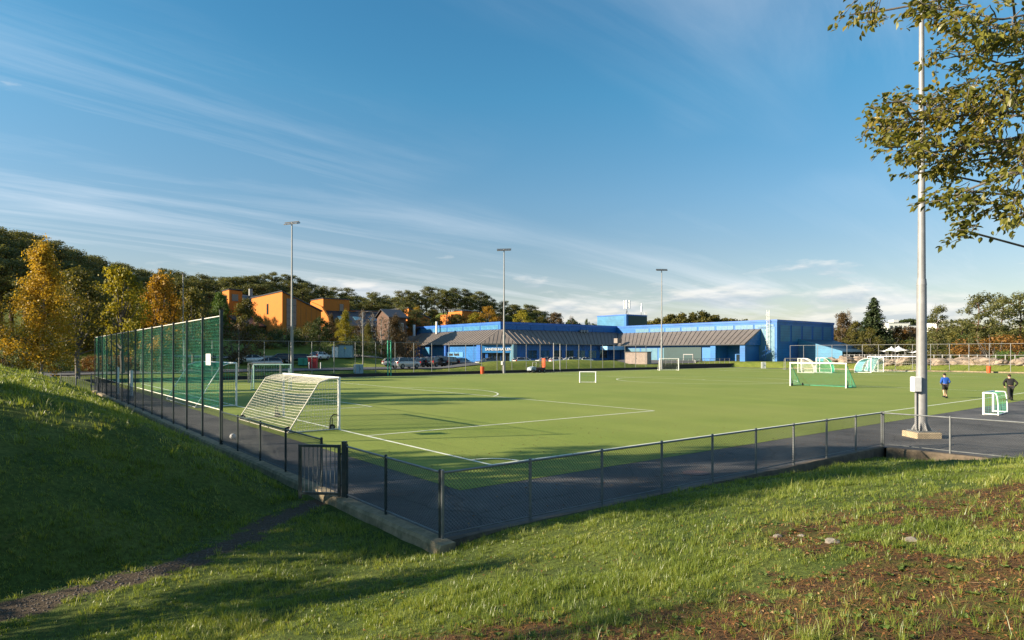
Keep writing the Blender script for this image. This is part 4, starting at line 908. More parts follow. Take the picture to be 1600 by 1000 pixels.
# ------------------------------------------------------------------ parked cars
glass_c = mat('car_glass', (.012, .016, .02), .06, 0, .2, 1, spec=.8); tyre = black_rubber; head_m = mat('headlight_glass', (.6, .62, .63), .15, .2, .05, 4); tail_m = mat('tail_light_red', (.35, .012, .012), .25, 0, .1, 4); plate_m = white_m
def loft(sections, m, name, parent, smooth=True):
    """sections: list of closed rings with equal counts"""
    n = len(sections[0]); mb = MB(); vs = [p for s in sections for p in s]; fs = []
    for i in range(len(sections)-1):
        for j in range(n): fs.append((i*n+j, i*n+(j+1) % n, (i+1)*n+(j+1) % n, (i+1)*n+j))
    fs += [tuple(range(n-1, -1, -1)), tuple(range((len(sections)-1)*n, len(sections)*n))]
    mb.add(vs, fs); return mb.build(name, m, parent, smooth)
PROF = {  # x, belt height ; roof line x range
 'hatch': dict(L=4.1, w=.88, belt=[(-2.05, .62, .80), (-1.9, .82, .86), (-1.0, .93, .88), (.9, .96, .88), (1.75, .96, .86), (2.05, .80, .80)], roof=[(-1.05, .93, .80), (-.35, 1.42, .62), (.9, 1.47, .62), (1.55, 1.38, .62), (1.95, .97, .76)]),
 'estate': dict(L=4.7, w=.9, belt=[(-2.35, .60, .80), (-2.15, .80, .88), (-1.15, .93, .90), (1.2, .97, .90), (2.1, .97, .88), (2.35, .82, .82)], roof=[(-1.2, .93, .82), (-.45, 1.40, .64), (.9, 1.48, .64), (1.85, 1.42, .64), (2.25, .98, .78)]),
 'suv': dict(L=4.6, w=.93, belt=[(-2.3, .75, .82), (-2.15, .98, .90), (-1.2, 1.08, .93), (1.2, 1.10, .93), (2.1, 1.10, .91), (2.3, .90, .85)], roof=[(-1.25, 1.08, .84), (-.55, 1.63, .68), (.9, 1.72, .68), (1.8, 1.66, .68), (2.2, 1.11, .80)]),
 'sedan': dict(L=4.6, w=.89, belt=[(-2.3, .58, .80), (-2.1, .78, .87), (-1.1, .90, .89), (1.1, .95, .89), (2.1, .93, .86), (2.3, .75, .80)], roof=[(-1.15, .90, .80), (-.35, 1.36, .60), (.6, 1.42, .60), (1.1, 1.36, .60), (1.75, .95, .74)]),
}
def car(label, kind, col, loc, rz, group='cars parked behind the far fence'):
    P = PROF[kind]; t = thing('parked_car', label, 'car', loc, rz, group)
    m = MATS.get('paint_%s' % (col,)) or mat('paint_%s' % (col,), col, .28, .15, .05, 2, coat=.6); sec = []
    for x, zb, hw in P['belt']:
        lo = .28 if abs(x) < P['L']/2-.2 else .36
        sec.append([(x, -hw*.92, lo), (x, -hw, lo+.12), (x, -hw, zb-.16), (x, -hw*.93, zb), (x, hw*.93, zb), (x, hw, zb-.16), (x, hw, lo+.12), (x, hw*.92, lo)])
    loft(sec, m, 'body', t)
    rs = P['roof']; zb = min(r[1] for r in (rs[0], rs[-1]))-.03
    sec = []
    for x, z, hw in rs:
        zz_ = max(z, zb+.02); sec.append([(x, -.86*P['w'], zb), (x, -hw, zz_-.05), (x, -hw*.9, zz_), (x, hw*.9, zz_), (x, hw, zz_-.05), (x, .86*P['w'], zb)])
    gl = loft(sec, glass_c, 'windows', t)
    rr = rs[1:-1]; mb = MB(); vs = []
    for x, z, hw in rr: vs += [(x, -hw*.97, z-.015), (x, 0, z+.028), (x, hw*.97, z-.015)]
    mb.add(vs, [f for i in range(len(rr)-1) for f in ((i*3, i*3+1, i*3+4, i*3+3), (i*3+1, i*3+2, i*3+5, i*3+4))]); mb.build('roof', m, t, True)
    pm = MB()
    for sgn in (-1, 1):
        for (xa, za, ha), (xb, zb2, hb2) in ((rs[0], rs[1]), (rs[-1], rs[-2])): pm.tube((xa, sgn*ha*1.0, za-.02), (xb, sgn*(hb2+.005), zb2-.03), .04, .04, 6)
        xm = .25; pm.tube((xm, sgn*P['w']*.875, zb), (xm, sgn*(rr[1][2]+.005), rr[1][1]-.05), .035, .035, 6)
    pm.build('pillars', m, t)
    wr = .33 if kind != 'suv' else .38
    for x in (-P['L']/2+.85, P['L']/2-.85):
        for y in (-1, 1):
            ty = MB().tube((0, -.1, 0), (0, .1, 0), wr, wr, 18).build('wheel', tyre, t, True, (x, y*(P['w']-.09), wr)); MB().tube((0, -.108, 0), (0, .108, 0), wr*.62, wr*.62, 12).build('rim', galv, ty, True)
    f, r = P['belt'][0], P['belt'][-1]
    for y in (-1, 1):
        MB().bevbox((f[0]+.10, y*f[2]*.74, f[1]-.02), (.22, .36, .15), .04).build('headlight', head_m, t); MB().bevbox((r[0]-.09, y*r[2]*.83, r[1]+.02), (.2, .26, .30), .04).build('tail_light', tail_m, t)
        MB().bevbox((P['roof'][0][0]+.3, y*(P['w']+.06), P['roof'][0][1]+.08), (.12, .2, .13), .02).build('wing_mirror', m, t)
    MB().box((r[0]+.012, 0, r[1]-.16), (.02, .5, .11)).build('number_plate', plate_m, t); MB().box((f[0]-.012, 0, .5), (.02, .5, .11)).build('number_plate', plate_m, t)
    MB().bevbox((f[0]+.04, 0, .42), (.12, 1.3, .16), .03).build('grille', black_rubber, t); MB().bevbox((r[0]-.03, 0, .42), (.12, 1.5, .16), .03).build('rear_bumper', black_rubber, t)
    return t
WHT, SIL, GRY, BLK, RED, DBL = (.72, .72, .70), (.45, .45, .44), (.14, .15, .16), (.02, .021, .024), (.28, .03, .05), (.03, .05, .10)
def pc(label, kind, col, px, D, rz, dz=.13): p = on(px, D, dz); return car(label, kind, col, p, R(rz))
pc('silver SUV parked nearest the far fence, front of the right cluster', 'suv', SIL, 634, 98, 232); pc('pale silver estate car behind the silver SUV', 'estate', (.55, .53, .49), 619, 110, 200)
pc('dark red hatchback behind the silver SUV', 'hatch', RED, 644, 116, 70); pc('dark hatchback beside the lit blue wall, third in the row', 'hatch', BLK, 661, 108, 248)
pc('brown SUV with red tail lights in the middle of the car row', 'suv', (.10, .065, .05), 682, 109, 246); pc('black SUV next to the brown SUV', 'suv', BLK, 704, 111, 246); pc('dark blue estate at the right end of the car row', 'estate', DBL, 722, 114, 246)
pc('white estate car behind the brown SUV', 'estate', WHT, 671, 120, 246); pc('grey SUV behind the black SUV', 'suv', GRY, 692, 122, 246)
pc('grey sedan parked side-on above the mound near the entrance', 'sedan', GRY, 761, 124, 35); pc('white estate by the pale pier of the hall', 'estate', WHT, 818, 130, 215)
pc('silver hatchback above the mound behind the cart', 'hatch', SIL, 851, 138, 30); pc('dark estate above the mound right of the silver hatchback', 'estate', BLK, 860, 142, 30)
pc('white hatchback above the mound beside the gate frame', 'hatch', WHT, 873, 137, 200); pc('white estate above the mound, left of two white cars', 'estate', WHT, 890, 139, 30); pc('white sedan above the mound, right of two white cars', 'sedan', WHT, 911, 143, 30)
pc('white sedan far left behind the tall fence', 'sedan', WHT, 391, 103, 25); pc('silver estate left of the leftmost far mast', 'estate', SIL, 417, 100, 20); pc('black hatchback left of the leftmost far mast', 'hatch', BLK, 437, 107, 30)
pc('dark estate right of the leftmost far mast', 'estate', BLK, 462, 108, 25); pc('white hatchback beside the red container', 'hatch', (.70, .72, .74), 500, 113, 255)

# bicycles and low rail before the right wing
def bicycle(label, loc, rz, col):
    t = thing('bicycle', label, 'bicycle', loc, rz, 'bicycles before the right wing'); r = .34
    for x in (-.52, .52):
        w = MB().poly([(x+r*math.cos(a*.524), 0, r+r*math.sin(a*.524)) for a in range(13)], .025, 5).build('wheel', black_rubber, t)
        MB().tube((x-r, 0, r), (x+r, 0, r), .006, .006, 4).tube((x, 0, 0.02), (x, 0, 2*r-.02), .006, .006, 4).build('spokes', galv, w)
    MB().poly([(-.52, 0, r), (-.05, 0, .30), (.36, 0, .78), (-.20, 0, .78), (-.05, 0, .30)], .022, 6).poly([(-.52, 0, r), (-.20, 0, .78), (-.23, 0, .92)], .02, 6).poly([(.52, 0, r), (.36, 0, .78), (.33, 0, .98)], .022, 6).build('frame', col, t)
    MB().tube((.33, -.28, 1.0), (.33, .28, 1.0), .016, .016, 6).build('handlebar', black_rubber, t); MB().bevbox((-.24, 0, .95), (.26, .14, .07), .02).build('saddle', black_rubber, t)
    return t
rl = thing('cycle_rail', 'low pale rail fence before the right wing of the blue hall', 'fence', W(93, 68.5)); o0 = W(93, 68.5); zb_ = .75
for i in range(14): q = W(93+i*1.9, 68.5)-o0; MB().tube((q.x, q.y, zb_-.3), (q.x, q.y, zb_+1.25), .04, .04, 6).build('rail_post', galv_paint, rl)
q = W(93+13*1.9, 68.5)-o0
for z in (1.2, .65): MB().tube((0, 0, zb_+z), (q.x, q.y, zb_+z), .03, .03, 6).build('rail', galv_paint, rl)
chain_panel((0, 0, zb_), (q.x, q.y, zb_), .05, 1.2, .3, .006, wire, rl)
tag(strip_box(MB(), 92, 67.6, 119, 67.6, .3, -.3, .85).build('retaining_wall', mat('dark_brown_wall', (.06, .045, .035), .9, 0, .3, 2)), 'low dark wall below the rail before the right wing', 'wall')
for i, (u, v, c_, lab) in enumerate(((99, 72, galv, 'leftmost'), (102.5, 71.5, red_p, 'second'), (108, 70.8, white_m, 'third'), (111, 71.2, black_rubber, 'rightmost'))):
    q = W(u, v); bicycle('parked bicycle behind the low rail, %s of four' % lab, (q.x, q.y, tz(q.x, q.y)+.02), ANG_U+R(20+i*17), c_)
# ------------------------------------------------------------------ trees
bark_d = mat('pine_bark', (.11, .065, .045), .9, 0, .3, 6, bump=.5); bark_g = mat('grey_bark', (.13, .115, .10), .9, 0, .3, 6, bump=.4); bark_w = mat('birch_bark', (.33, .30, .26), .8, 0, .45, 5)
L_pine = leaf_mat('pine_needles', [(.065, .078, .027), (.130, .138, .045), (.21, .195, .062)], trans=.36); L_pine2 = leaf_mat('light_pine_needles', [(.078, .090, .030), (.145, .152, .048), (.23, .215, .068)], trans=.36)
L_spruce = leaf_mat('spruce_needles', [(.016, .032, .014), (.036, .056, .020), (.070, .085, .028)], trans=.1)
L_gold = leaf_mat('golden_birch_leaves', [(.20, .135, .018), (.42, .275, .030), (.62, .43, .06)], trans=.4); L_yg = leaf_mat('yellow_green_leaves', [(.11, .115, .014), (.28, .25, .025), (.52, .42, .04)], trans=.42)
L_org = leaf_mat('orange_leaves', [(.16, .10, .014), (.38, .22, .024), (.54, .32, .04)], trans=.42); L_olive = leaf_mat('olive_leaves', [(.055, .060, .015), (.12, .115, .025), (.22, .175, .035)], trans=.35)
L_green = leaf_mat('fresh_green_leaves', [(.04, .08, .015), (.085, .15, .025), (.14, .20, .035)], trans=.3); L_dkg = leaf_mat('dark_green_leaves', [(.026, .044, .013), (.055, .082, .020), (.10, .125, .030)], trans=.25)
L_brown = leaf_mat('brown_thin_leaves', [(.06, .045, .022), (.13, .085, .035), (.19, .12, .045)], trans=.25); L_rust = leaf_mat('rust_leaves', [(.08, .04, .010), (.20, .095, .018), (.28, .14, .025)], trans=.25)
def leaf_quads(C, Nn, size, r, aspect=.7):
    """C (n,3) centres, Nn (n,3) normals -> quads"""
    n = len(C); a = r.normal(size=(n, 3)); a -= (a*Nn).sum(1, keepdims=True)*Nn; a /= np.linalg.norm(a, axis=1, keepdims=True)+1e-9
    b = np.cross(Nn, a); s = (size*(.6+.8*r.random(n)))[:, None]; k = aspect
    V = np.stack([C-a*s, C-b*s*k, C+a*s, C+b*s*k], 1).reshape(-1, 3)
    return V, np.arange(4*n).reshape(n, 4)
def cloud(lobes, per, size, r, up=.35, hollow=.55):
    Cs = []; Ns = []
    for (cx, cy, cz, rx, ry, rz_) in lobes:
        n = max(8, int(per*(rx*ry*rz_)**.66)); d = r.normal(size=(n, 3)); d /= np.linalg.norm(d, axis=1, keepdims=True)
        rad = (hollow+(1-hollow)*r.random(n))[:, None]*(1+.18*r.normal(size=(n, 1)))
        Cs.append(np.array([cx, cy, cz])+d*rad*np.array([rx, ry, rz_])); nn = d+.9*r.normal(size=(n, 3)); nn[:, 2] += up
        Ns.append(nn/np.linalg.norm(nn, axis=1, keepdims=True))
    return leaf_quads(np.concatenate(Cs), np.concatenate(Ns), size, r)
def limb(mb, a, b, r0, r1, k=4, wob=.12, rr=random):
    a = Vector(a); b = Vector(b); L0 = (b-a).length; pts = [a.lerp(b, i/k)+(Vector((rr.uniform(-1, 1), rr.uniform(-1, 1), rr.uniform(-.4, .4)))*wob*L0*.25 if 0 < i < k else Vector()) for i in range(k+1)]
    for i in range(k): mb.tube(pts[i], pts[i+1], r0+(r1-r0)*i/k, r0+(r1-r0)*(i+1)/k, 7, False)
    return pts
def tree_template(kind, seed):
    """unit tree about 10 m high: returns (trunk mesh verts/faces MB, leaf arrays)"""
    r = np.random.default_rng(seed); rr = random.Random(seed); mb = MB(); lobes = []
    if kind == 'pine':
        top = limb(mb, (0, 0, -.5), (rr.uniform(-.4, .4), rr.uniform(-.4, .4), 9.2), .20, .05, 6, .10, rr)
        for i in range(15):
            f = .30+.68*i/14; zc = 9.2*f; a = i*2.4+rr.uniform(-.5, .5); rad = (2.5*(1-abs(f-.66)*1.3))*rr.uniform(.55, 1.1)
            x, y = rad*math.cos(a), rad*math.sin(a); limb(mb, (0, 0, zc-.5), (x*.9, y*.9, zc), .07, .025, 3, .2, rr)
            for k in range(5): q = rr.uniform(.4, 1.15); lobes.append((x*q+rr.uniform(-.6, .6), y*q+rr.uniform(-.6, .6), zc+.1+rr.uniform(-.3, .5), rr.uniform(.45, .85), rr.uniform(.45, .85), rr.uniform(.35, .65)))
        lobes += [(rr.uniform(-.6, .6), rr.uniform(-.6, .6), 9.3+rr.uniform(-.3, .3), 1.0, 1.0, .6) for _ in range(3)]
        V, F = cloud(lobes, 150, np.float64(.115), r, .7, .5)
    elif kind == 'spruce':
        limb(mb, (0, 0, -.5), (0, 0, 9.8), .22, .03, 5, .02, rr); Cs = []; Ns = []
        for i in range(42):
            f = i/41; z = .9+9.0*f; rad = 2.75*(1-f)**.85+.12; nb_ = int(7+5*(1-f))
            for k in range(nb_):
                a = rr.uniform(0, 6.28); ln = rad*rr.uniform(.75, 1.12); n = int(26*ln+8); s_ = r.random(n)**.7
                x = s_*ln*math.cos(a)+r.normal(size=n)*.13; y = s_*ln*math.sin(a)+r.normal(size=n)*.13; zz2 = z-.32*s_*ln+r.normal(size=n)*.10
                Cs.append(np.stack([x, y, zz2], 1)); nn = r.normal(size=(n, 3))*.7; nn[:, 2] += .7; nn[:, 0] += .5*math.cos(a); nn[:, 1] += .5*math.sin(a); Ns.append(nn/np.linalg.norm(nn, axis=1, keepdims=True))
        V, F = leaf_quads(np.concatenate(Cs), np.concatenate(Ns), np.float64(.12), r)
    elif kind == 'birch':
        top = limb(mb, (0, 0, -.5), (.2, .1, 9.4), .12, .02, 6, .05, rr)
        for i in range(40):
            f = .14+.85*i/39; zc = 9.5*f; a = i*2.4+rr.uniform(-.5, .5); rad = 2.7*math.sin(min(1, (1.02-f)*1.35)*math.pi/2)*rr.uniform(.6, 1.05)
            x, y = rad*math.cos(a), rad*math.sin(a); limb(mb, (0, 0, zc-.6), (x*.85, y*.85, zc+.15), .028, .010, 3, .2, rr)
            for k in range(4): q = rr.uniform(.15, 1.05); lobes.append((x*q+rr.uniform(-.4, .4), y*q+rr.uniform(-.4, .4), zc-.1+rr.uniform(-.5, .4), rr.uniform(.45, .85), rr.uniform(.45, .85), rr.uniform(.55, .95)))
        V, F = cloud(lobes, 230, np.float64(.075), r, .2, .2)
    elif kind == 'thin':
        limb(mb, (0, 0, -.5), (.2, -.1, 9.2), .16, .03, 6, .06, rr)
        for i in range(24):
            f = .25+.72*i/23; zc = 9.2*f; a = i*2.4+rr.uniform(-.5, .5); rad = 2.3*math.sin(min(1, (1.05-f)*1.4)*math.pi/2)*rr.uniform(.5, 1.05)
            x, y = rad*math.cos(a), rad*math.sin(a); limb(mb, (0, 0, zc-.9), (x, y, zc+.6), .05, .012, 3, .2, rr)
            for k in range(3): limb(mb, (x*.5, y*.5, zc), (x*rr.uniform(.6, 1.3), y*rr.uniform(.6, 1.3), zc+rr.uniform(.2, 1.0)), .022, .008, 2, .2, rr)
            lobes.append((x*.8, y*.8, zc+.2, .7, .7, .7))
        V, F = cloud(lobes, 110, np.float64(.075), r, .2, .1)
    elif kind == 'bush':
        for i in range(9): a = i*.7; limb(mb, (0, 0, -.3), (2.2*math.cos(a)*rr.uniform(.4, 1), 2.2*math.sin(a)*rr.uniform(.4, 1), rr.uniform(2, 4.2)), .07, .02, 3, .2, rr)
        for i in range(30):
            a = rr.uniform(0, 6.28); q = math.sqrt(rr.random())*3.0; lobes.append((q*math.cos(a), q*math.sin(a), rr.uniform(.6, 4.4)*(1-.10*q), rr.uniform(.6, 1.1), rr.uniform(.6, 1.1), rr.uniform(.5, .9)))
        V, F = cloud(lobes, 150, np.float64(.10), r, .3, .4)
    else:   # broad crowned
        top = limb(mb, (0, 0, -.5), (.1, .1, 4.2), .24, .15, 4, .06, rr)
        for i in range(22):
            a = i*2.4+rr.uniform(-.4, .4); f = i/21; zc = 2.6+6.6*f; rad = 3.2*math.sin(math.pi*(.20+.72*f))*rr.uniform(.55, 1.08); x, y = rad*math.cos(a), rad*math.sin(a)
            limb(mb, (0, 0, 2.0+2.4*f), (x*.85, y*.85, zc), .09, .025, 3, .2, rr)
            for k in range(3): q = rr.uniform(.4, 1.08); lobes.append((x*q+rr.uniform(-.5, .5), y*q+rr.uniform(-.5, .5), zc+rr.uniform(-.4, .5), rr.uniform(.6, 1.1), rr.uniform(.6, 1.1), rr.uniform(.5, .85)))
        lobes += [(rr.uniform(-.7, .7), rr.uniform(-.7, .7), 9.2, .8, .8, .6)]
        V, F = cloud(lobes, 150, np.float64(.125), r, .3, .4)
    return mb, V, F
TT = {}
def tree_mesh(kind, seed, lm, bm_):
    key = (kind, seed, lm.name)
    if key not in TT:
        base = (kind, seed)
        if base not in TT: TT[base] = tree_template(kind, seed)
        mb, V, F = TT[base]; TT[key] = (mb.mesh('trunk', bm_, True), np_mesh('crown', V, F, lm))
    return TT[key]
def tree(name, label, kind, seed, lm, bm_, loc, h, wd=1.0, cat='tree', group=None, rz=None):
    tr, cr = tree_mesh(kind, seed, lm, bm_); t = thing(name, label, cat, loc, random.uniform(0, 6.28) if rz is None else rz, group)
    s = h/10.0; t.scale = (s*wd, s*wd, s); link('trunk' if kind != 'bush' else 'stems', tr, t); link('crown' if kind != 'bush' else 'foliage', cr, t); return t
def tpx(name, label, kind, seed, lm, bm_, px, D, ytop, wd=1.0, sink=.2, cat='tree', group=None, minh=1.5):
    p = on(px, D, -sink); hh = max(minh, zpx(ytop, D)-p.z); hgt = {'bush': 5.0, 'birch': 10.0}.get(kind, 10.0)
    return tree(name, label, kind, seed, lm, bm_, p, hh*10/hgt if kind == 'bush' else hh, wd, cat, group)
# single trees one can point to
p = on(66, 43, -.1); tree('birch_tree', 'large golden birch on the grassy bank at far left', 'birch', 1, L_gold, bark_w, p, zpx(378, 43)-p.z, 1.0, rz=.4)
p = on(-45, 50, -.1); tree('birch_tree', 'golden birch at the left edge behind the large birch', 'birch', 2, L_gold, bark_w, p, zpx(392, 50)-p.z, .9)
tpx('broadleaf_tree', 'dark olive tree between the golden birch and the yellow maple', 'broad', 5, L_olive, bark_g, 122, 68, 418, .95); tpx('maple_tree', 'yellow green maple behind the tall green net', 'broad', 6, L_yg, bark_g, 190, 76, 412, .85)
tpx('broadleaf_tree', 'low dark tree under the yellow green maple', 'broad', 7, L_olive, bark_g, 222, 84, 450, .9); tpx('maple_tree', 'orange gold maple behind the tall green net', 'broad', 8, L_org, bark_g, 252, 82, 425, .80)
tpx('broadleaf_tree', 'olive tree right of the orange maple', 'broad', 5, L_olive, bark_g, 300, 90, 448, .8); tpx('broadleaf_tree', 'fresh green tree left of the orange tower', 'broad', 6, L_green, bark_g, 345, 112, 455, .62); tpx('broadleaf_tree', 'olive gold tree in front of the tall orange block', 'broad', 7, L_olive, bark_g, 383, 112, 466, .85)
tpx('shrub', 'golden shrub under the olive gold tree', 'bush', 9, L_brown, bark_g, 366, 104, 500, 1.1, cat='shrub'); tpx('shrub', 'pale golden shrub on the lawn before the orange block', 'bush', 10, L_gold, bark_g, 404, 118, 519, 1.2, cat='shrub'); tpx('shrub', 'small golden shrub beside the pale golden shrub', 'bush', 9, L_olive, bark_g, 420, 119, 522, 1.1, cat='shrub')
tpx('broadleaf_tree', 'round dark green tree right of the leftmost far mast', 'broad', 8, L_dkg, bark_g, 500, 122, 495, 1.25); tpx('shrub', 'dark bush left of the leftmost far mast foot', 'bush', 10, L_dkg, bark_g, 447, 122, 508, 1.3, cat='shrub'); tpx('shrub', 'olive bush under the tall window of the orange block', 'bush', 9, L_olive, bark_g, 474, 126, 508, 1.2, cat='shrub')
tpx('shrub', 'bright green bush beside the white box', 'bush', 9, L_dkg, bark_g, 510, 119, 531, 1.4, cat='shrub'); tpx('shrub', 'tall green bush right of the blue grey kiosk', 'bush', 10, L_dkg, bark_g, 562, 120, 515, .85, cat='shrub'); tpx('shrub', 'dark hedge bush left of the parked cars', 'bush', 9, L_dkg, bark_g, 596, 126, 538, 1.9, cat='shrub'); tpx('shrub', 'dark hedge bush behind the kiosk', 'bush', 10, L_dkg, bark_g, 536, 126, 528, 1.6, cat='shrub')
bl = [(517, 132, 491, L_brown, 'birch', 'brown gold birch left of the pale birches'), (527, 136, 497, L_olive, 'birch', 'low olive birch left of the tall golden birch'), (606, 134, 494, L_brown, 'thin', 'half bare birch before the dark gable'), (575, 128, 505, L_olive, 'birch', 'low olive birch right of the street light'), (540, 130, 485, L_yg, 'birch', 'tall golden birch before the dark school roof'), (565, 134, 480, L_brown, 'thin', 'half bare brown birch behind the street light'), (582, 132, 486, L_brown, 'thin', 'half bare birch right of the street light'), (596, 130, 490, L_brown, 'thin', 'thin pale stemmed birch left of the gabled block'), (618, 136, 492, L_brown, 'birch', 'golden birch right of the gabled block'), (634, 205, 486, L_yg, 'birch', 'yellow birch at the left end of the blue hall'), (652, 212, 480, L_gold, 'birch', 'golden birch behind the hall flue')]
for i, (px, D, yt, lm, k, lab) in enumerate(bl): tpx('birch_tree', lab, k, 1+i % 2 if k == 'birch' else 11+i % 2, lm, bark_w, px, D, yt, 1.05, group='birches below the school')
for i, (px, yt, lm, lab) in enumerate(((676, 483, L_olive, 'olive tree behind the lit end of the blue hall, leftmost'), (698, 487, L_brown, 'brown tree behind the lit roof of the blue hall'), (716, 490, L_olive, 'olive tree left of the low orange block'), (742, 488, L_yg, 'yellow green tree right of the low orange block'), (762, 478, L_org, 'orange yellow tree above the corner of the blue hall'), (779, 492, L_brown, 'brown tree at the corner of the blue hall'), (816, 484, L_yg, 'bright yellow tree above the shaded hall roof'), (845, 494, L_olive, 'small olive tree right of the bright yellow tree'), (869, 488, L_brown, 'red brown tree above the shaded hall roof'), (893, 491, L_brown, 'thin brown tree near the roof plant room'), (917, 498, L_dkg, 'small dark tree left of the roof plant room'))):
    p = at(px, 222); p.z = zpx(yt, 222)-11; tree('broadleaf_tree', lab, 'thin' if i in (1, 9) else 'broad', (11 if i in (1, 9) else 5+i % 4), lm, bark_g, p, 11, 1.15 if i != 10 else .4, group='autumn trees behind the blue hall')
# right hand trees
tpx('broadleaf_tree', 'brown olive tree right of the end of the blue hall', 'broad', 5, L_brown, bark_g, 1316, 185, 488, .9); tpx('broadleaf_tree', 'olive tree left of the tall spruce', 'broad', 6, L_olive, bark_g, 1338, 178, 500, .9); tpx('bare_tree', 'thin bare topped tree behind the brown olive tree', 'thin', 12, L_brown, bark_g, 1327, 195, 480, .7)
tpx('spruce_tree', 'tall dark spruce right of the blue hall', 'spruce', 3, L_spruce, bark_d, 1365, 168, 466, 1.3); tpx('broadleaf_tree', 'small olive tree at the foot of the tall spruce', 'broad', 7, L_olive, bark_g, 1358, 155, 512, 1.1); tpx('broadleaf_tree', 'round brown tree right of the spruce', 'broad', 8, L_rust, bark_g, 1402, 170, 510, 1.5); tpx('broadleaf_tree', 'round brown tree left of the large lamp post', 'broad', 5, L_brown, bark_g, 1425, 175, 510, 1.4)
tpx('pine_tree', 'slender pine just right of the large lamp post', 'pine', 21, L_pine2, bark_d, 1464, 150, 477, .85); tpx('pine_tree', 'broad full pine in the right background', 'pine', 22, L_pine2, bark_d, 1532, 128, 457, 1.0); tpx('pine_tree', 'tall pine behind the broad full pine', 'pine', 23, L_pine2, bark_d, 1566, 140, 462, .9); tpx('pine_tree', 'tall pine at the right edge', 'pine', 21, L_pine2, bark_d, 1592, 130, 456, .95); tpx('pine_tree', 'small pine behind the right fence, left of the broad pine', 'pine', 23, L_pine2, bark_d, 1500, 165, 498, 1.2)
for i, (px, D, yt, lm, lab) in enumerate(((1487, 160, 514, L_olive, 'olive bush behind the slender pine'), (1446, 165, 516, L_dkg, 'green bush behind the large lamp post'), (1510, 150, 518, L_dkg, 'green bush left of the broad pine foot'), (1548, 122, 512, L_rust, 'orange brown bush under the tall pines'), (1576, 126, 520, L_rust, 'rust bush at the right edge'), (1585, 112, 540, L_green, 'bright green bush above the rocks at the right edge'), (1560, 113, 548, L_green, 'low green bush behind the right bin'), (1385, 160, 522, L_olive, 'olive bush behind the white canopies'), (1335, 158, 528, L_olive, 'olive bush behind the far right fence corner'), (1472, 140, 528, L_olive, 'low olive bush behind the white canopies'))):
    tpx('shrub', lab, 'bush', 9+i % 2, lm, bark_g, px, D, yt, 1.5, cat='shrub')
# ------------------------------------------------------------------ pines on the wooded hill
pr = random.Random(5); cnt = 0
prof = [(-60, 345), (0, 358), (40, 362), (95, 380), (150, 398), (200, 412), (260, 420), (330, 430), (390, 424), (440, 430), (510, 445), (560, 455), (620, 458), (660, 450), (710, 446), (760, 458), (800, 470), (840, 482), (866, 492)]
def ytop(px): return np.interp(px, [a for a, _ in prof], [b for _, b in prof])
for row, (D0, drop, step) in enumerate(((1.0, 0, 12), (.91, 10, 13), (.82, 22, 15), (.73, 36, 18), (.64, 56, 22))):
    px = -70+row*6
    while px < 868:
        Dr = np.interp(px, [-70, 120, 350, 600, 868], [105, 150, 225, 262, 290])*D0
        x = px+pr.uniform(-5, 5); p = at(x, Dr); g = tz(p.x, p.y)
        yt_ = ytop(x)+drop*np.interp(px, [0, 500, 868], [1.2, .75, .6])+pr.uniform(-4, 8)
        ht = pr.uniform(9.5, 12.5)*(1.0 if px > 120 else .9); zt_ = zpx(yt_, Dr)
        ok = not (330 < px < 650 and Dr < 185) and not (px < 330 and Dr < 88) and not (px >= 650 and Dr < 235)
        if ok:
            base = min(zt_-ht, g+3) if g > zt_-ht else zt_-ht
            p.z = zt_-ht; cnt += 1
            tree('pine_tree', '%s %s' % (('pine on the skyline of', 'pine just below the skyline of', 'pine halfway down', 'pine low on', 'pine at the foot of')[row], ('the wooded hill behind the golden birches' if px < 130 else 'the wooded hill behind the maples' if px < 330 else 'the wooded hill behind the orange school' if px < 640 else 'the wooded hill behind the blue hall')), 'pine', 21+cnt % 4, L_pine if cnt % 3 else L_pine2, bark_d, p, ht, pr.uniform(1.15, 1.6), group='pines of the wooded hill')
        px += step*pr.uniform(.8, 1.25)
# dark undergrowth on the left slope
for i, (px_, D_b, yt_b, lm_b, lab_b) in enumerate(((398, 128, 503, L_olive, 'olive bush at the left foot of the tall orange block'), (424, 130, 508, L_dkg, 'dark bush before the brown annex'), (436, 127, 512, L_olive, 'olive bush at the corner of the tall orange block'), (462, 131, 505, L_dkg, 'dark bush under the tall window strip'), (482, 134, 500, L_dkg, 'dark bush left of the round dark green tree'), (520, 138, 502, L_olive, 'olive bush right of the round dark green tree'), (555, 140, 506, L_brown, 'brown bush below the dark school roof'), (590, 141, 508, L_olive, 'olive bush below the half bare birches'), (626, 146, 512, L_brown, 'brown bush left of the lit hall wall'), (372, 126, 505, L_dkg, 'dark bush left of the olive gold tree'))):
    tpx('shrub', lab_b, 'bush', 9+i % 2, lm_b, bark_g, px_, D_b, yt_b, 1.0, cat='shrub')
for i in range(26):
    px = pr.uniform(-10, 330); D = pr.uniform(76, 100); p = on(px, D, -.3)
    tree('shrub', 'dark bush in the thicket beyond the tall green net', 'bush', 9+i % 2, (L_dkg, L_rust, L_olive)[i % 3], bark_g, p, pr.uniform(4.5, 8), 1.3, 'shrub', 'thicket bushes beyond the tall net')
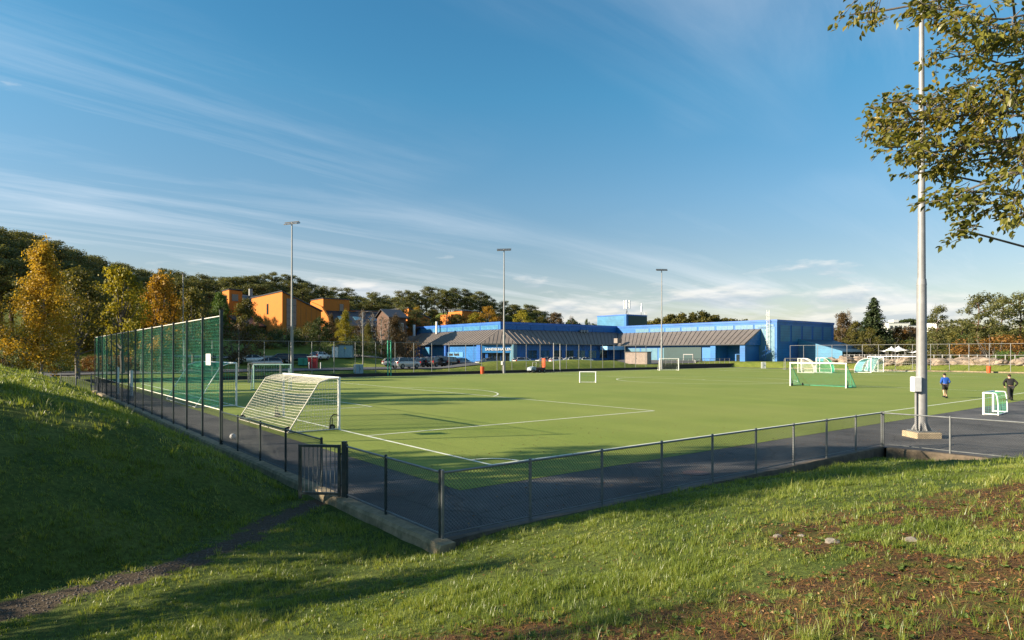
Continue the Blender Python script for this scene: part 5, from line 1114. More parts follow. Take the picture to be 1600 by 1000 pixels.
# far woods that read as one mass
def wood(label, pts, D, lm, h=9.0, n=16):
    V_, F_ = [], []; k = 0; r = np.random.default_rng(len(pts)*7+int(D)); lobes = []
    for (x0, y0), (x1, y1) in zip(pts[:-1], pts[1:]):
        m = max(2, int((x1-x0)/1000*D/3.0))
        for i in range(m):
            f = (i+r.random())/m; px = x0+(x1-x0)*f; yy = y0+(y1-y0)*f; 
            for row in range(4):
                d = D+row*9+r.random()*6; q = at(px, d); zt2 = zpx(yy, D)-row*1.0*0+r.normal()*1.0-2.0-row*.3
                lobes.append((q.x, q.y, zt2-r.random()*1.5, 2.8, 2.8, 1.9)); lobes.append((q.x+r.normal()*1.5, q.y-4, zt2-4-r.random()*3, 3.2, 3.2, 2.4)); lobes.append((q.x+r.normal()*1.5, q.y-6, zt2-8.5-r.random()*3, 3.2, 3.2, 2.6))
    V2, F2 = cloud(lobes, 26, np.float64(.62), r, .5, .5); o = link('wood', np_mesh('wood', V2, F2, lm)); tag(o, label, 'wood', kind='stuff'); return o
wood('far olive wood on the rise behind the right wing of the hall', [(1005, 503), (1035, 494), (1065, 488), (1100, 487), (1125, 491), (1165, 500)], 420, L_olive)
wood('far dark wooded ridge left of the large lamp post', [(1375, 506), (1395, 499), (1430, 496), (1470, 498), (1520, 505)], 620, L_dkg)
wood('green wood along the horizon behind the right hand pines', [(1290, 520), (1340, 512), (1400, 520), (1470, 515), (1520, 508), (1640, 505), (1750, 500)], 210, L_olive)
wood('distant tree line behind the blue hall', [(855, 506), (900, 504), (960, 505), (1010, 503)], 300, L_dkg)

# ------------------------------------------------------------------ trees off to the left that shade the pitch and the bank
for i, (x, y, h, k, lm) in enumerate(((-21, 8.5, 10, 'broad', L_olive), (-25, 12.0, 10.5, 'broad', L_yg), (-24, 7.0, 9, 'broad', L_olive), (-14.5, 9.5, 7, 'broad', L_olive), (-13.5, 5.6, 5.0, 'broad', L_olive), (-41, 35, 12.5, 'broad', L_dkg), (-50, 41, 13, 'broad', L_olive), (-57, 33, 12, 'pine', L_pine), (-20, .2, 9, 'thin', L_yg))):
    tree('broadleaf_tree' if k != 'pine' else 'pine_tree', 'tree outside the left edge of the view shading the bank', k, {'broad': 5+i % 4, 'pine': 21+i % 3, 'thin': 11+i % 2}[k], lm, bark_g, (x, y, tz(x, y)-.2), h, 1.0, group='trees left of the view')

# ------------------------------------------------------------------ rocks, picket fence and canopies behind the right fence
rock_m = mat('warm_grey_rock', (.30, .235, .18), .9, 0, .35, 1.6, bump=.7, bscale=7)
rk = []
for s_ in range(4):
    v_, f_ = ico(1, 3); v_ = np.array(v_); n = v_.copy()
    d = .75+.5*vnoise(n[:, 0]*2+n[:, 2]*3, n[:, 1]*2+s_*5, 1.1, s_)+.22*vnoise(n[:, 0]*6, n[:, 1]*6+n[:, 2]*5, 1.0, s_+9); v_ = v_*d[:, None]; v_[:, 2] *= .62
    rk.append(MB().add(v_, f_).mesh('boulder', rock_m, False))
pr = random.Random(11)
for i in range(34):
    px = 1300+i*9.6+pr.uniform(-4, 4); u = 118.2+pr.uniform(0, 2.6)+i % 3*.8
    a = (px-800)/1000; v = ((OX+u*UX)-a*(OY+u*UY))/(a*VY-VX); q = W(u, v); s_ = pr.uniform(.7, 1.5)
    o = link('boulder', rk[i % 4], None, (q.x, q.y, tz(q.x, q.y)+pr.uniform(-.1, .45))); o.scale = (s_*1.3, s_, s_*.9); o.rotation_euler = (pr.uniform(-.3, .3), pr.uniform(-.3, .3), pr.uniform(0, 6)); tag(o, 'warm grey boulder in the rocky bank behind the right fence', 'boulder', 'boulders behind the right fence')
pf = thing('picket_fence', 'low pale post fence on the bank behind the right fence', 'fence', W(124, 46)); o0 = W(124, 46); pk = MB().bbox(-.06, .06, -.06, .06, -.3, 1.5).mesh('picket', galv_paint)
for i in range(46): q = W(124, 46-i*(1.0 if i < 12 else 1.35)); link('picket', pk, pf, Vector((q.x-o0.x, q.y-o0.y, tz(q.x, q.y)+.2)), ANG_U)
for i in range(0, 44, 2):
    a = W(124, 46-i*(1.0 if i < 12 else 1.35)); b = W(124, 46-(i+2)*(1.0 if i+2 < 12 else 1.35)); za, zb = tz(a.x, a.y)+1.6, tz(b.x, b.y)+1.6
    MB().tube((a.x-o0.x, a.y-o0.y, za), (b.x-o0.x, b.y-o0.y, zb), .05, .05, 6).build('rail', galv_paint, pf)
canvas = mat('white_canvas', (.75, .74, .72), .7, 0, .05, 2)
def canopy(label, px, D, w, ytop_):
    p = on(px, D); t = thing('canopy_tent', label, 'canopy', p); n = 10; hi = zpx(ytop_, D)-p.z; lo = hi-1.3; vs = []; fs = []
    for i in range(n+1):
        for j in range(n+1):
            x, y = (i/n*2-1), (j/n*2-1); e = max(abs(x), abs(y)); pinch = 1-.16*(1-min(1, abs(abs(x)-abs(y))*1.2))*0-.14*(1-abs(x*y))*e
            vs.append((x*w/2*pinch, y*w/2*pinch, lo+(hi-lo)*(1-e)**1.7+.35*abs(x*y)*e))
    fs = [(i*(n+1)+j, (i+1)*(n+1)+j, (i+1)*(n+1)+j+1, i*(n+1)+j+1) for i in range(n) for j in range(n)]
    MB().add(vs, fs).build('canvas_roof', canvas, t, True)
    for sx in (-1, 1):
        for sy in (-1, 1): MB().tube((sx*w*.47, sy*w*.47, -.3), (sx*w*.47, sy*w*.47, lo+.3), .06, .06, 8).build('canopy_leg', galv_paint, t, True)
    MB().tube((0, 0, -.2), (0, 0, hi), .06, .06, 8).build('centre_pole', galv_paint, t, True); return t
canopy('white canopy left of two overlapping canopies', 1393, 148, 4.0, 541); canopy('white canopy right of two overlapping canopies', 1404, 152, 4.0, 540); canopy('white canopy partly behind the large lamp post', 1441, 148, 5.0, 543)

# ------------------------------------------------------------------ people
skin = mat('skin', (.50, .30, .21), .6, 0, .08, 8)
def skinned(name, m, parent, verts, edges, radii, root=0, sub=2):
    me = bpy.data.meshes.new(name); me.from_pydata(verts, edges, []); me.materials.append(m); o = link(name, me, parent)
    md = o.modifiers.new('skin', 'SKIN'); md.use_smooth_shade = True
    for i, r_ in enumerate(radii): sv = me.skin_vertices[0].data[i]; sv.radius = r_ if isinstance(r_, tuple) else (r_, r_); sv.use_root = (i == root)
    s_ = o.modifiers.new('sub', 'SUBSURF'); s_.levels = sub; s_.render_levels = sub; return o
def person(label, loc, rz, jacket, legs, shorts, lean=0.0, arms='hips', cap=None, stride=.12, build=1.0, hair=None):
    """faces +y in local space"""
    t = thing('person', label, 'person', loc, rz)
    hy = .06+lean; sh = 1.42; hip = .90
    J = {'pel': (0, 0, .95), 'bel': (0, .02, 1.12), 'chest': (0, .03+lean*.5, 1.30), 'neck': (0, .05+lean*.8, 1.47), 'head0': (0, .07+lean, 1.57), 'head1': (0, .09+lean, 1.68)}
    for s_, k in ((-1, 'l'), (1, 'r')):
        st_ = stride*s_
        J['sh'+k] = (s_*.19*build, .03+lean*.7, 1.41)
        if arms == 'hips': J['el'+k] = (s_*.36*build, -.06+lean*.4, 1.17); J['wr'+k] = (s_*.27*build, .10, .97)
        else: J['el'+k] = (s_*.29*build, -.05+lean*.4, 1.14); J['wr'+k] = (s_*.20*build, .16+lean*.5, 1.02)
        J['hp'+k] = (s_*.10, 0, .90); J['kn'+k] = (s_*.115, .05+st_*.6, .50); J['an'+k] = (s_*.12, -.03+st_, .10+.06*(s_ < 0)); J['to'+k] = (s_*.14, .14+st_, .045+.05*(s_ < 0))
    def seg(names, edges): ks = names; return [J[n] for n in ks], [(ks.index(a), ks.index(b)) for a, b in edges]
    ns = ['pel', 'bel', 'chest', 'neck', 'head0', 'head1', 'shl', 'ell', 'wrl', 'shr', 'elr', 'wrr', 'hpl', 'knl', 'anl', 'tol', 'hpr', 'knr', 'anr', 'tor']
    V, E = seg(ns, [('pel', 'bel'), ('bel', 'chest'), ('chest', 'neck'), ('neck', 'head0'), ('head0', 'head1'), ('chest', 'shl'), ('shl', 'ell'), ('ell', 'wrl'), ('chest', 'shr'), ('shr', 'elr'), ('elr', 'wrr'), ('pel', 'hpl'), ('hpl', 'knl'), ('knl', 'anl'), ('anl', 'tol'), ('pel', 'hpr'), ('hpr', 'knr'), ('knr', 'anr'), ('anr', 'tor')])
    rad = [.13, .12, .135, .055, .085, .088, .06, .045, .03, .06, .045, .03, .085, .06, .038, .03, .085, .06, .038, .03]
    skinned('body', skin, t, V, E, rad)
    ns = ['pel', 'bel', 'chest', 'neck', 'shl', 'ell', 'wrl', 'shr', 'elr', 'wrr']; V, E = seg(ns, [('pel', 'bel'), ('bel', 'chest'), ('chest', 'neck'), ('chest', 'shl'), ('shl', 'ell'), ('ell', 'wrl'), ('chest', 'shr'), ('shr', 'elr'), ('elr', 'wrr')])
    skinned('jacket', jacket, t, V, E, [(.185*build, .15), (.18*build, .15), (.19*build, .155), .075, .085, .068, .05, .085, .068, .05])
    if shorts:
        J2 = {k: Vector(J['hp'+k]).lerp(Vector(J['kn'+k]), .85) for k in 'lr'}
        V = [J['pel'], J['hpl'], tuple(J2['l']), J['hpr'], tuple(J2['r'])]; skinned('shorts', legs, t, V, [(0, 1), (1, 2), (0, 3), (3, 4)], [(.165, .14), .115, .10, .115, .10])
    else:
        ns = ['pel', 'hpl', 'knl', 'anl', 'hpr', 'knr', 'anr']; V, E = seg(ns, [('pel', 'hpl'), ('hpl', 'knl'), ('knl', 'anl'), ('pel', 'hpr'), ('hpr', 'knr'), ('knr', 'anr')]); skinned('trousers', legs, t, V, E, [(.165, .14), .115, .09, .075, .115, .09, .075])
    for k in 'lr':
        a = Vector(J['an'+k]); b = Vector(J['to'+k]); mid = (a+b)/2; o = MB().add([(mid.x+x*.055, mid.y+y*.15, max(.0, mid.z-.05)+z) for x, y, z in ((-1, -1, 0), (1, -1, 0), (1, .7, 0), (.5, 1.05, 0), (-.5, 1.05, 0), (-1, .7, 0), (-.8, -.9, .11), (.8, -.9, .11), (.9, .3, .09), (.4, .95, .06), (-.4, .95, .06), (-.9, .3, .09))], [(5, 4, 3, 2, 1, 0), (6, 7, 8, 9, 10, 11)]+[(i, (i+1) % 6, 6+(i+1) % 6, 6+i) for i in range(6)]).build('shoe', black_rubber, t, True)
    # hands: palm with five fingers
    for s_, k in ((-1, 'l'), (1, 'r')):
        w_ = Vector(J['wr'+k]); e_ = Vector(J['el'+k]); d = (w_-e_).normalized(); sx = Vector((0, 0, 1)).cross(d); sx = sx.normalized(); nz_ = d.cross(sx)
        V = [w_-d*.02, w_+d*.05]; E = [(0, 1)]; rd = [.026, .032]
        for i, (off, ln) in enumerate(((-.030, .055), (-.010, .070), (.011, .066), (.030, .050))):
            b0 = len(V); V += [w_+d*.085+sx*off, w_+d*(.085+ln*.5)+sx*off-nz_*.012, w_+d*(.085+ln*.8)+sx*off-nz_*.035]; E += [(1, b0), (b0, b0+1), (b0+1, b0+2)]; rd += [.010, .009, .007]
        b0 = len(V); V += [w_+d*.045-sx*.045*s_, w_+d*.085-sx*.055*s_-nz_*.01]; E += [(1, b0), (b0, b0+1)]; rd += [.011, .009]
        skinned('hand', skin, t, [tuple(q) for q in V], E, rd, 0, 1)
    h0 = Vector(J['head1']); v_, f_ = ico(1, 2); v_ = [(h0.x+x*.093, h0.y-.015+y*.108, h0.z+.01+z*(.105 if z > 0 else .13)) for x, y, z in v_]
    keep = [f for f in f_ if not all(v_[i][1] > h0.y+.02 and v_[i][2] < h0.z+.03 for i in f)]
    MB().add(v_, keep).build('cap' if cap else 'hair', cap or hair, t, True)
    if cap: MB().add([(h0.x-.07, h0.y+.06, h0.z+.05), (h0.x+.07, h0.y+.06, h0.z+.05), (h0.x+.05, h0.y+.19, h0.z+.03), (h0.x-.05, h0.y+.19, h0.z+.03)], [(0, 1, 2, 3), (3, 2, 1, 0)]).build('cap_peak', cap, t)
    nz2 = MB().prism([(h0.x-.014, h0.y+.07, h0.z-.05), (h0.x+.014, h0.y+.07, h0.z-.05), (h0.x, h0.y+.07, h0.z)], (0, .035, -.01)).build('nose', skin, t, True)
    for s_ in (-1, 1): MB().box((h0.x+s_*.092, h0.y-.005, h0.z-.03), (.02, .035, .055)).build('ear', skin, t)
    return t
jb = mat('royal_blue_jacket', (.012, .075, .36), .7, 0, .15, 6); bk = mat('black_cloth', (.016, .015, .016), .85, 0, .25, 6); bk2 = mat('charcoal_cloth', (.025, .025, .026), .85, 0, .25, 6)
pb = at(1477, 45.6, .008); person('person in blue jacket, black shorts and cap walking away across the pitch', pb, R(-12), jb, bk, True, .04, 'front', bk, .13)
pk_ = at(1579, 43.4, .008); person('person in black jacket and dark trousers walking head bowed at the right edge', pk_, R(-18), bk, bk2, False, .13, 'hips', None, .17, 1.12, mat('dark_brown_hair', (.04, .02, .012), .7, 0, .2, 10))
# ------------------------------------------------------------------ near tree at the upper right: branches and leaves
L_near = leaf_mat('near_tree_leaves', [(.06, .078, .016), (.15, .165, .030), (.26, .24, .048), (.48, .33, .07)], .35, .45, .3)
nr = random.Random(21)
TRK = Vector((10.2, 6.6, 0)); TRK.z = tz(TRK.x, TRK.y)
nt_ = thing('near_tree', 'leafy tree hanging its branches into the upper right corner', 'tree', TRK)
tk = MB(); crown_c = Vector((9.6, 6.6, 6.0)); pts = limb(tk, (0, 0, -.4), (-.5, .1, 3.6), .24, .16, 5, .08, nr); limb(tk, (-.5, .1, 3.6), (-.3, .2, 8.5), .16, .04, 5, .1, nr); tk.build('trunk', bark_g, nt_, True)
def np3(px, py, D): return Vector(((px-800)/1000*D, D, 3.25+(551-py)/1000*D))
# the crown's near side: masses of twigs (bearing, rise, half width, half height, how many twigs)
MASS = [(1352, 20, 36, 17, 16), (1460, 16, 60, 22, 34), (1545, 30, 75, 40, 60), (1585, 95, 60, 55, 60), (1505, 85, 55, 38, 40), (1400, 158, 32, 16, 14), (1378, 196, 36, 24, 26), (1440, 172, 50, 34, 50), (1500, 165, 60, 45, 66), (1570, 180, 60, 60, 76), (1420, 226, 55, 22, 34), (1470, 235, 55, 32, 46), (1530, 248, 60, 38, 50), (1590, 270, 40, 44, 34), (1478, 306, 34, 16, 17), (1530, 318, 46, 22, 24), (1507, 362, 22, 22, 12), (1580, 335, 36, 17, 17), (1448, 268, 30, 18, 10)]
leafC = []; leafD = []; brm = MB()
def add_leaf(p, d): leafC.append(p); leafD.append(d)
for (px, py, rx, ry, n_tw) in MASS:
    D = nr.uniform(5.6, 6.6); mid = np3(px+rx*.3, py, D)-TRK; start = Vector((-.4, .1, mid.z+nr.uniform(.1, .8)))
    bp_ = limb(brm, start, mid, .020, .009, 9, .4, nr); limb(brm, mid, np3(px-rx*.7, py+ry*.2, D)-TRK, .010, .004, 4, .25, nr)
    for _ in range(int(n_tw*.58)):
        a = nr.uniform(0, 6.28); q = math.sqrt(nr.random()); base = np3(px+rx*q*math.cos(a), py+ry*q*math.sin(a), D+nr.gauss(0, .28))-TRK
        tw = Vector((nr.uniform(-1.0, .15), nr.uniform(-.7, .7), nr.uniform(-.65, .35))).normalized(); ln = nr.uniform(.14, .34)
        root = base-tw*.5*ln; tip = base+tw*.5*ln+Vector((0, 0, -.03)); brm.tube(root, tip, .004, .0015, 4, False)
        if nr.random() < .45: limb(brm, mid.lerp(base, .35), root, .006, .003, 3, .2, nr)
        n_ = int(7+ln*26)
        for q2 in range(n_):
            f = (q2+1)/n_; c_ = root.lerp(tip, f)+Vector((nr.gauss(0, .028), nr.gauss(0, .028), nr.gauss(0, .022))); dd = (tw*.5+Vector((nr.uniform(-1, 1), nr.uniform(-1, 1), nr.uniform(-1.0, .3)))).normalized(); add_leaf(c_, dd)
brm.build('branches', bark_g, nt_, True)
# rest of the crown, mostly out of view
for i in range(60):
    a = nr.uniform(0, 6.28); e_ = Vector((.1+2.6*math.cos(a)*nr.uniform(.5, 1), 2.4*math.sin(a)*nr.uniform(.5, 1), nr.uniform(2.8, 8.2)))
    if e_.x < -.9 and abs(e_.y) < 1.6: continue
    limb(tk, (-.35, .1, e_.z*.7), e_, .03, .006, 3, .15, nr)
    for q in range(34): add_leaf(e_+Vector((nr.gauss(0, .38), nr.gauss(0, .38), nr.gauss(0, .26))), Vector((nr.uniform(-1, 1), nr.uniform(-1, 1), nr.uniform(-1, .3))).normalized())
# leaf: pointed oval with a folded midrib
def leaf_mesh(Ln, wd, fold):
    v = [(0, 0, 0), (Ln*.28, wd*.85, fold), (Ln*.62, wd*.9, fold*1.1), (Ln, 0, -.006), (Ln*.62, -wd*.9, fold*1.1), (Ln*.28, -wd*.85, fold), (Ln*.45, 0, -.002)]
    return v, [(0, 6, 1), (1, 6, 2), (2, 6, 3), (3, 6, 4), (4, 6, 5), (5, 6, 0)]
C = np.array([tuple(c) for c in leafC]); Dv = np.array([tuple(d) for d in leafD])
view = C+np.array(tuple(TRK)); pxs = 800+1000*view[:, 0]/view[:, 1]; pys = 551-1000*(view[:, 2]-3.25)/view[:, 1]
inv = np.where((pxs > 1300) & (pxs < 1596) & (pys > 4))[0]; inv = inv[np.argsort(view[inv, 1])]
singles = set(inv[:300].tolist())
lms = []
for Ln, wd in ((.066, .018), (.056, .016), (.076, .020)):
    v, f = leaf_mesh(Ln, wd, .007); lms.append(MB().add(v, f).mesh('leaf', L_near, False))
for k, i in enumerate(sorted(singles)):
    o = link('leaf', lms[k % 3], nt_, leafC[i]); o.rotation_euler = leafD[i].to_track_quat('X', 'Z').to_euler(); o.rotation_euler.rotate_axis('X', nr.uniform(-1.2, 1.2))
rest = [i for i in range(len(leafC)) if i not in singles]; v0, f0 = leaf_mesh(.064, .0175, .007); v0 = np.array(v0); f0 = np.array(f0); VV = []; FF = []
for k, i in enumerate(rest):
    q = leafD[i].to_track_quat('X', 'Z').to_matrix()@Matrix.Rotation(nr.uniform(-1.2, 1.2), 3, 'X'); VV.append((v0*nr.uniform(.75, 1.2))@np.array(q).T+C[i]); FF.append(f0+k*len(v0))
fo = link('foliage', np_mesh('foliage', np.concatenate(VV), np.concatenate(FF), L_near), nt_); fo['kind'] = 'stuff'

# ------------------------------------------------------------------ grass blades on the banks
def grass_mat(name, cols, trans=.45):
    m = leaf_mat(name, cols, .38, trans, 0.0); m.node_tree.nodes['Principled BSDF'].inputs['Specular IOR Level'].default_value = .5; m.node_tree.nodes['Principled BSDF'].inputs['Sheen Weight'].default_value = .12; return m
G_fine = grass_mat('grass_blades', [(.050, .085, .013), (.140, .200, .026), (.245, .290, .045), (.40, .38, .12)])
gr = np.random.default_rng(3)
def blades(n, xr, yr, dens_fn, seed, rad):
    """about two thirds of the blades stand in tufts"""
    r = np.random.default_rng(seed); nt2 = int(n*.66/16); n1 = n-nt2*16
    X = r.uniform(*xr, n1); Y = r.uniform(*yr, n1); k = r.random(n1) < dens_fn(X, Y); X, Y = X[k], Y[k]; A = r.uniform(0, 2*np.pi, len(X)); S = np.full(len(X), .7)
    CX = r.uniform(*xr, nt2); CY = r.uniform(*yr, nt2); k = r.random(nt2) < dens_fn(CX, CY); CX, CY = CX[k], CY[k]; sz = .7+1.0*r.random(len(CX))**2
    a = r.uniform(0, 2*np.pi, (len(CX), 16)); q = np.abs(r.normal(size=(len(CX), 16)))*rad*sz[:, None]
    TX = (CX[:, None]+np.cos(a)*q).ravel(); TY = (CY[:, None]+np.sin(a)*q).ravel(); TS = np.repeat(sz, 16); ok = outside_field(TX, TY)
    return np.concatenate([X, TX[ok]]), np.concatenate([Y, TY[ok]]), np.concatenate([A, a.ravel()[ok]]), np.concatenate([S, TS[ok]*1.15])
def outside_field(X, Y):
    u, v = to_uv(X, Y); fu = u-FU0; fv = v-FV0
    ins = ((fu > -.42) & (fv > -.26)) | ((fu > 17.35) & (fv > -22)); return ~ins
def vis(X, Y): a = X/np.maximum(Y, .1); return (np.abs(a) < .86) & (Y > 2.2)
def dens(X, Y):
    b_ = bare_mask(X, Y); p_ = path_mask(X, Y); cl = vnoise(X, Y, 1.1, 31)*.6+vnoise(X, Y, 4.5, 32)*.4
    d = outside_field(X, Y)*vis(X, Y)*np.clip(1-.74*sstep(.25, .75, b_+(vnoise(X, Y, 5, 9)-.5)*.5), 0, 1)*(1-.97*sstep(.2, .6, p_)); return d*np.clip(-.05+1.75*cl, .08, 1)
Vs = []; nb = 0
def grow(n, xr, yr, h, w, seed):
    global Vs
    r = np.random.default_rng(seed); X, Y, LD, SZ = blades(n, xr, yr, dens, seed, w*9); m = len(X); Z = terrain(X, Y)
    tall = .30+1.1*vnoise(X, Y, .9, 41)**2+1.0*vnoise(X, Y, 3.2, 42)**2+.35*vnoise(X, Y, 9, 43); hh = h*(.5+.7*r.random(m))*tall*SZ; a = LD+np.pi/2+r.normal(size=m)*.5; ww = w*(.6+.8*r.random(m)); ld = LD+r.normal(size=m)*.6; le = hh*(.15+.75*r.random(m))
    bx, by = np.cos(a)*ww, np.sin(a)*ww; lx_, ly_ = np.cos(ld)*le, np.sin(ld)*le
    P0 = np.stack([X-bx, Y-by, Z-.01], 1); P1 = np.stack([X+bx, Y+by, Z-.01], 1); P2 = np.stack([X+bx*.6+lx_*.4, Y+by*.6+ly_*.4, Z+hh*.62], 1); P3 = np.stack([X+lx_, Y+ly_, Z+hh], 1); P4 = np.stack([X-bx*.6+lx_*.4, Y-by*.6+ly_*.4, Z+hh*.62], 1)
    return np.stack([P0, P1, P2, P4], 1), P4, P3, P2
def grass_obj(specs, label):
    Q = []; T = []; base = 0; vs = []; fs = []
    for s_ in specs:
        q, p4, p3, p2 = grow(*s_); m = len(q); V5 = np.concatenate([q, p3[:, None, :]], 1)   # 0,1,2,4(=3rd),tip(4)
        vs.append(V5.reshape(-1, 3)); i = np.arange(m)[:, None]*5+base; fs.append(np.concatenate([i+np.array([[0, 1, 2]]), i+np.array([[0, 2, 3]]), i+np.array([[3, 2, 4]])], 0)); base += m*5
    o = link('grass', np_mesh('grass', np.concatenate(vs), np.concatenate(fs), G_fine)); tag(o, label, 'grass', kind='stuff'); return o
grass_obj([(210000, (-5, 7.5), (2.6, 7.5), .042, .0022, 1), (220000, (-9, 12.5), (6.5, 13.5), .050, .0034, 2), (140000, (-17, 17), (12, 22), .070, .0062, 3), (70000, (-30, -4), (14, 30), .08, .009, 4), (30000, (-45, -12), (28, 52), .12, .016, 5)], 'short green grass covering the banks around the path')
# weedy rosettes in the worn ground
wd_m = leaf_mat('weed_leaves', [(.06, .095, .02), (.12, .18, .04), (.19, .25, .08)], .5, .4, 0)
VV = []; FF = []; kq = 0; v0, f0 = leaf_mesh(.06, .016, .006); v0 = np.array(v0); f0 = np.array(f0)
for i in range(1500):
    x, y = nr.uniform(-1.5, 9.5), nr.uniform(3.0, 9.0)
    if float(bare_mask(np.array([x]), np.array([y]))[0]) < .2 or abs(x/y) > .84: continue
    z = tz(x, y); sc = nr.uniform(.3, .95)
    for q in range(nr.randint(7, 13)):
        a = nr.uniform(0, 6.28); m_ = Vector((math.cos(a), math.sin(a), nr.uniform(.15, .8))).normalized().to_track_quat('X', 'Z').to_matrix(); VV.append((v0*sc*nr.uniform(.6, 1.2))@np.array(m_).T+np.array([x, y, z+.004])); FF.append(f0+kq*7); kq += 1
tag(link('weeds', np_mesh('weeds', np.concatenate(VV), np.concatenate(FF), wd_m)), 'small leafy weeds scattered over the worn soil', 'weeds', kind='stuff')
# fallen leaves and needles
fl_m = leaf_mat('fallen_leaves', [(.035, .020, .012), (.11, .052, .020), (.22, .10, .034), (.34, .23, .11)], .6, .1, 0); VV = []; FF = []; kq = 0; v0, f0 = leaf_mesh(.055, .019, .010); v0 = np.array(v0); f0 = np.array(f0)
n_ = 34000; X = gr.uniform(-4, 13, n_); Y = gr.uniform(2.8, 12, n_); B = bare_mask(X, Y); K = (gr.random(n_) < np.clip(.04+B*.95+.16*np.exp(-(((X-5)/5)**2+((Y-6)/3)**2)), 0, 1)) & (np.abs(X/Y) < .86) & outside_field(X, Y); X = X[K]; Y = Y[K]; Z = terrain(X, Y)
for x, y, z in zip(X, Y, Z):
    a = nr.uniform(0, 6.28); m_ = Vector((math.cos(a), math.sin(a), nr.uniform(-.2, .5))).normalized().to_track_quat('X', 'Z').to_matrix()@Matrix.Rotation(nr.uniform(-.8, .8), 3, 'X')
    VV.append((v0*nr.uniform(.22, .62))@np.array(m_).T+np.array([x, y, z+.010])); FF.append(f0+kq*7); kq += 1
tag(link('leaf_litter', np_mesh('leaf_litter', np.concatenate(VV), np.concatenate(FF), fl_m)), 'brown fallen leaves littering the worn soil', 'leaf litter', kind='stuff')
# leaves blown onto the asphalt and the near corner of the pitch
VV = []; FF = []
for k in range(620):
    u_ = nr.uniform(-4.8, 22)*nr.random()**.5; v_2 = FV0+.3+abs(nr.gauss(0, 5)); q = W(u_, v_2); a = nr.uniform(0, 6.28); m_ = Vector((math.cos(a), math.sin(a), nr.uniform(-.1, .4))).normalized().to_track_quat('X', 'Z').to_matrix()
    VV.append((v0*nr.uniform(.6, 1.2))@np.array(m_).T+np.array([q.x, q.y, .026])); FF.append(f0+k*7)
tag(link('blown_leaves', np_mesh('blown_leaves', np.concatenate(VV), np.concatenate(FF), fl_m)), 'stray fallen leaves on the asphalt and the near pitch corner', 'leaf litter', kind='stuff')
# pine needles, flat slivers on the bare soil
n_ = 60000; X = gr.uniform(-4, 12, n_); Y = gr.uniform(2.8, 10, n_); K = (gr.random(n_) < bare_mask(X, Y)*.9+.02) & (np.abs(X/Y) < .86) & outside_field(X, Y); X = X[K]; Y = Y[K]; Z = terrain(X, Y)+.006+.012*gr.random(len(X)); A = gr.uniform(0, 6.28, len(X)); ln_ = .02+.045*gr.random(len(X)); dz_ = gr.normal(size=len(X))*.008
dx, dy = np.cos(A)*ln_, np.sin(A)*ln_; wx, wy = -np.sin(A)*.0016, np.cos(A)*.0016
VN = np.stack([np.stack([X-dx-wx, Y-dy-wy, Z-dz_], 1), np.stack([X-dx+wx, Y-dy+wy, Z-dz_], 1), np.stack([X+dx+wx, Y+dy+wy, Z+dz_], 1), np.stack([X+dx-wx, Y+dy-wy, Z+dz_], 1)], 1).reshape(-1, 3)
tag(link('pine_needles', np_mesh('pine_needles', VN, np.arange(len(VN)).reshape(-1, 4), leaf_mat('dry_needles', [(.10, .045, .018), (.26, .11, .032), (.38, .19, .06)], .6, .05, 0))), 'rust brown pine needles strewn over the worn soil', 'needles', kind='stuff')
# twigs
tw_ = MB()
for i in range(240):
    x, y = nr.uniform(-1.5, 9), nr.uniform(3.0, 8.5)
    if float(bare_mask(np.array([x]), np.array([y]))[0]) < .25: continue
    a = nr.uniform(0, 6.28); l_ = nr.uniform(.05, .22); z = tz(x, y)+.012; tw_.tube((x, y, z), (x+l_*math.cos(a), y+l_*math.sin(a), tz(x+l_*math.cos(a), y+l_*math.sin(a))+.014), .0035, .002, 4, False)
tag(tw_.build('twigs', mat('dry_twig', (.20, .12, .07), .9, 0, .3, 9)), 'thin dry twigs lying on the worn soil', 'twigs', kind='stuff')
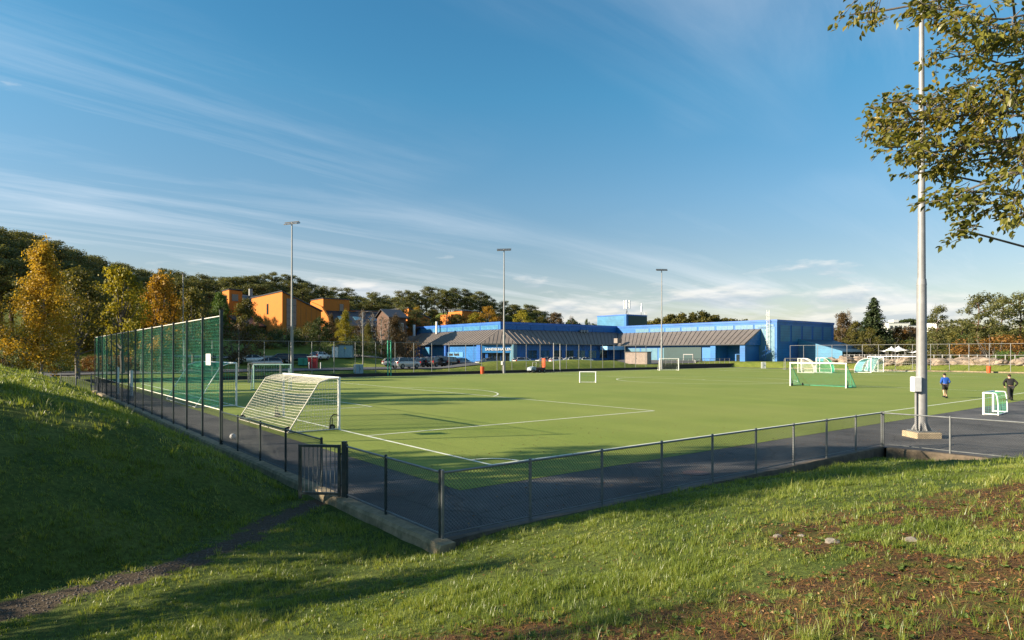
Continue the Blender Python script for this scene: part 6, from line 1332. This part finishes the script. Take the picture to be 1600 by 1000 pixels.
# gravel on the path
st_m = mat('path_gravel', (.12, .10, .085), .95, 0, .45, 3); v0, f0 = ico(1, 1); v0 = np.array(v0)*np.array([1, .8, .55]); f0 = np.array(f0); n_ = 3000
tt = (gr.random(n_)**2.2)*(len(PATH)-2); ii = tt.astype(int); ff = tt-ii; PA = np.array(PATH); B_ = PA[ii]*(1-ff)[:, None]+PA[ii+1]*ff[:, None]+gr.normal(size=(n_, 2))*.22; keep = (np.abs(B_[:, 0]/B_[:, 1]) < .85) & outside_field(B_[:, 0], B_[:, 1]); B_ = B_[keep]; Z = terrain(B_[:, 0], B_[:, 1]); sc = (.008+.016*gr.random(len(B_)))
VV = (v0[None]*sc[:, None, None])+np.concatenate([B_, (Z+.002)[:, None]], 1)[:, None, :]; FF = f0[None]+(np.arange(len(B_))*len(v0))[:, None, None]
tag(link('gravel', np_mesh('gravel', VV.reshape(-1, 3), FF.reshape(-1, 3), st_m)), 'loose grey gravel on the footpath to the gate', 'gravel', kind='stuff')
# a few stones
stone_m = mat('pale_stone', (.24, .21, .175), .9, 0, .25, 12, bump=.5, bscale=30)
for px, py, s_, lab in ((372, 970, .055, 'pale stone in the grass at the bottom left'), (415, 970, .04, 'flat pale stone right of the bottom left stone'), (1215, 838, .06, 'pale stone on the mossy patch, left of a pair'), (1252, 838, .055, 'pale stone on the mossy patch, right of a pair'), (1300, 847, .09, 'flat grey stone on the mossy patch'), (514, 922, .035, 'small white stone in the grass'), (1425, 845, .08, 'grey stone half hidden in the grass at the right')):
    D = 12.0
    for _ in range(60):      # walk along the bearing until the ground is met
        z = 3.25-(py-551)/1000*D; g = tz((px-800)/1000*D, D); D -= (g-z)/max(.12, (py-551)/1000)*.5
    x = (px-800)/1000*D; v_, f_ = ico(1, 2); v_ = np.array(v_); v_ = v_*(.8+.4*vnoise(v_[:, 0]*2+px, v_[:, 1]*2+v_[:, 2]*2, 1.3, 2))[:, None]*np.array([1.2, .9, .6])*s_*.8
    o = MB().add(v_, f_).build('stone', stone_m, None, False, (x, D, tz(x, D)+s_*.02)); tag(o, lab, 'stone')
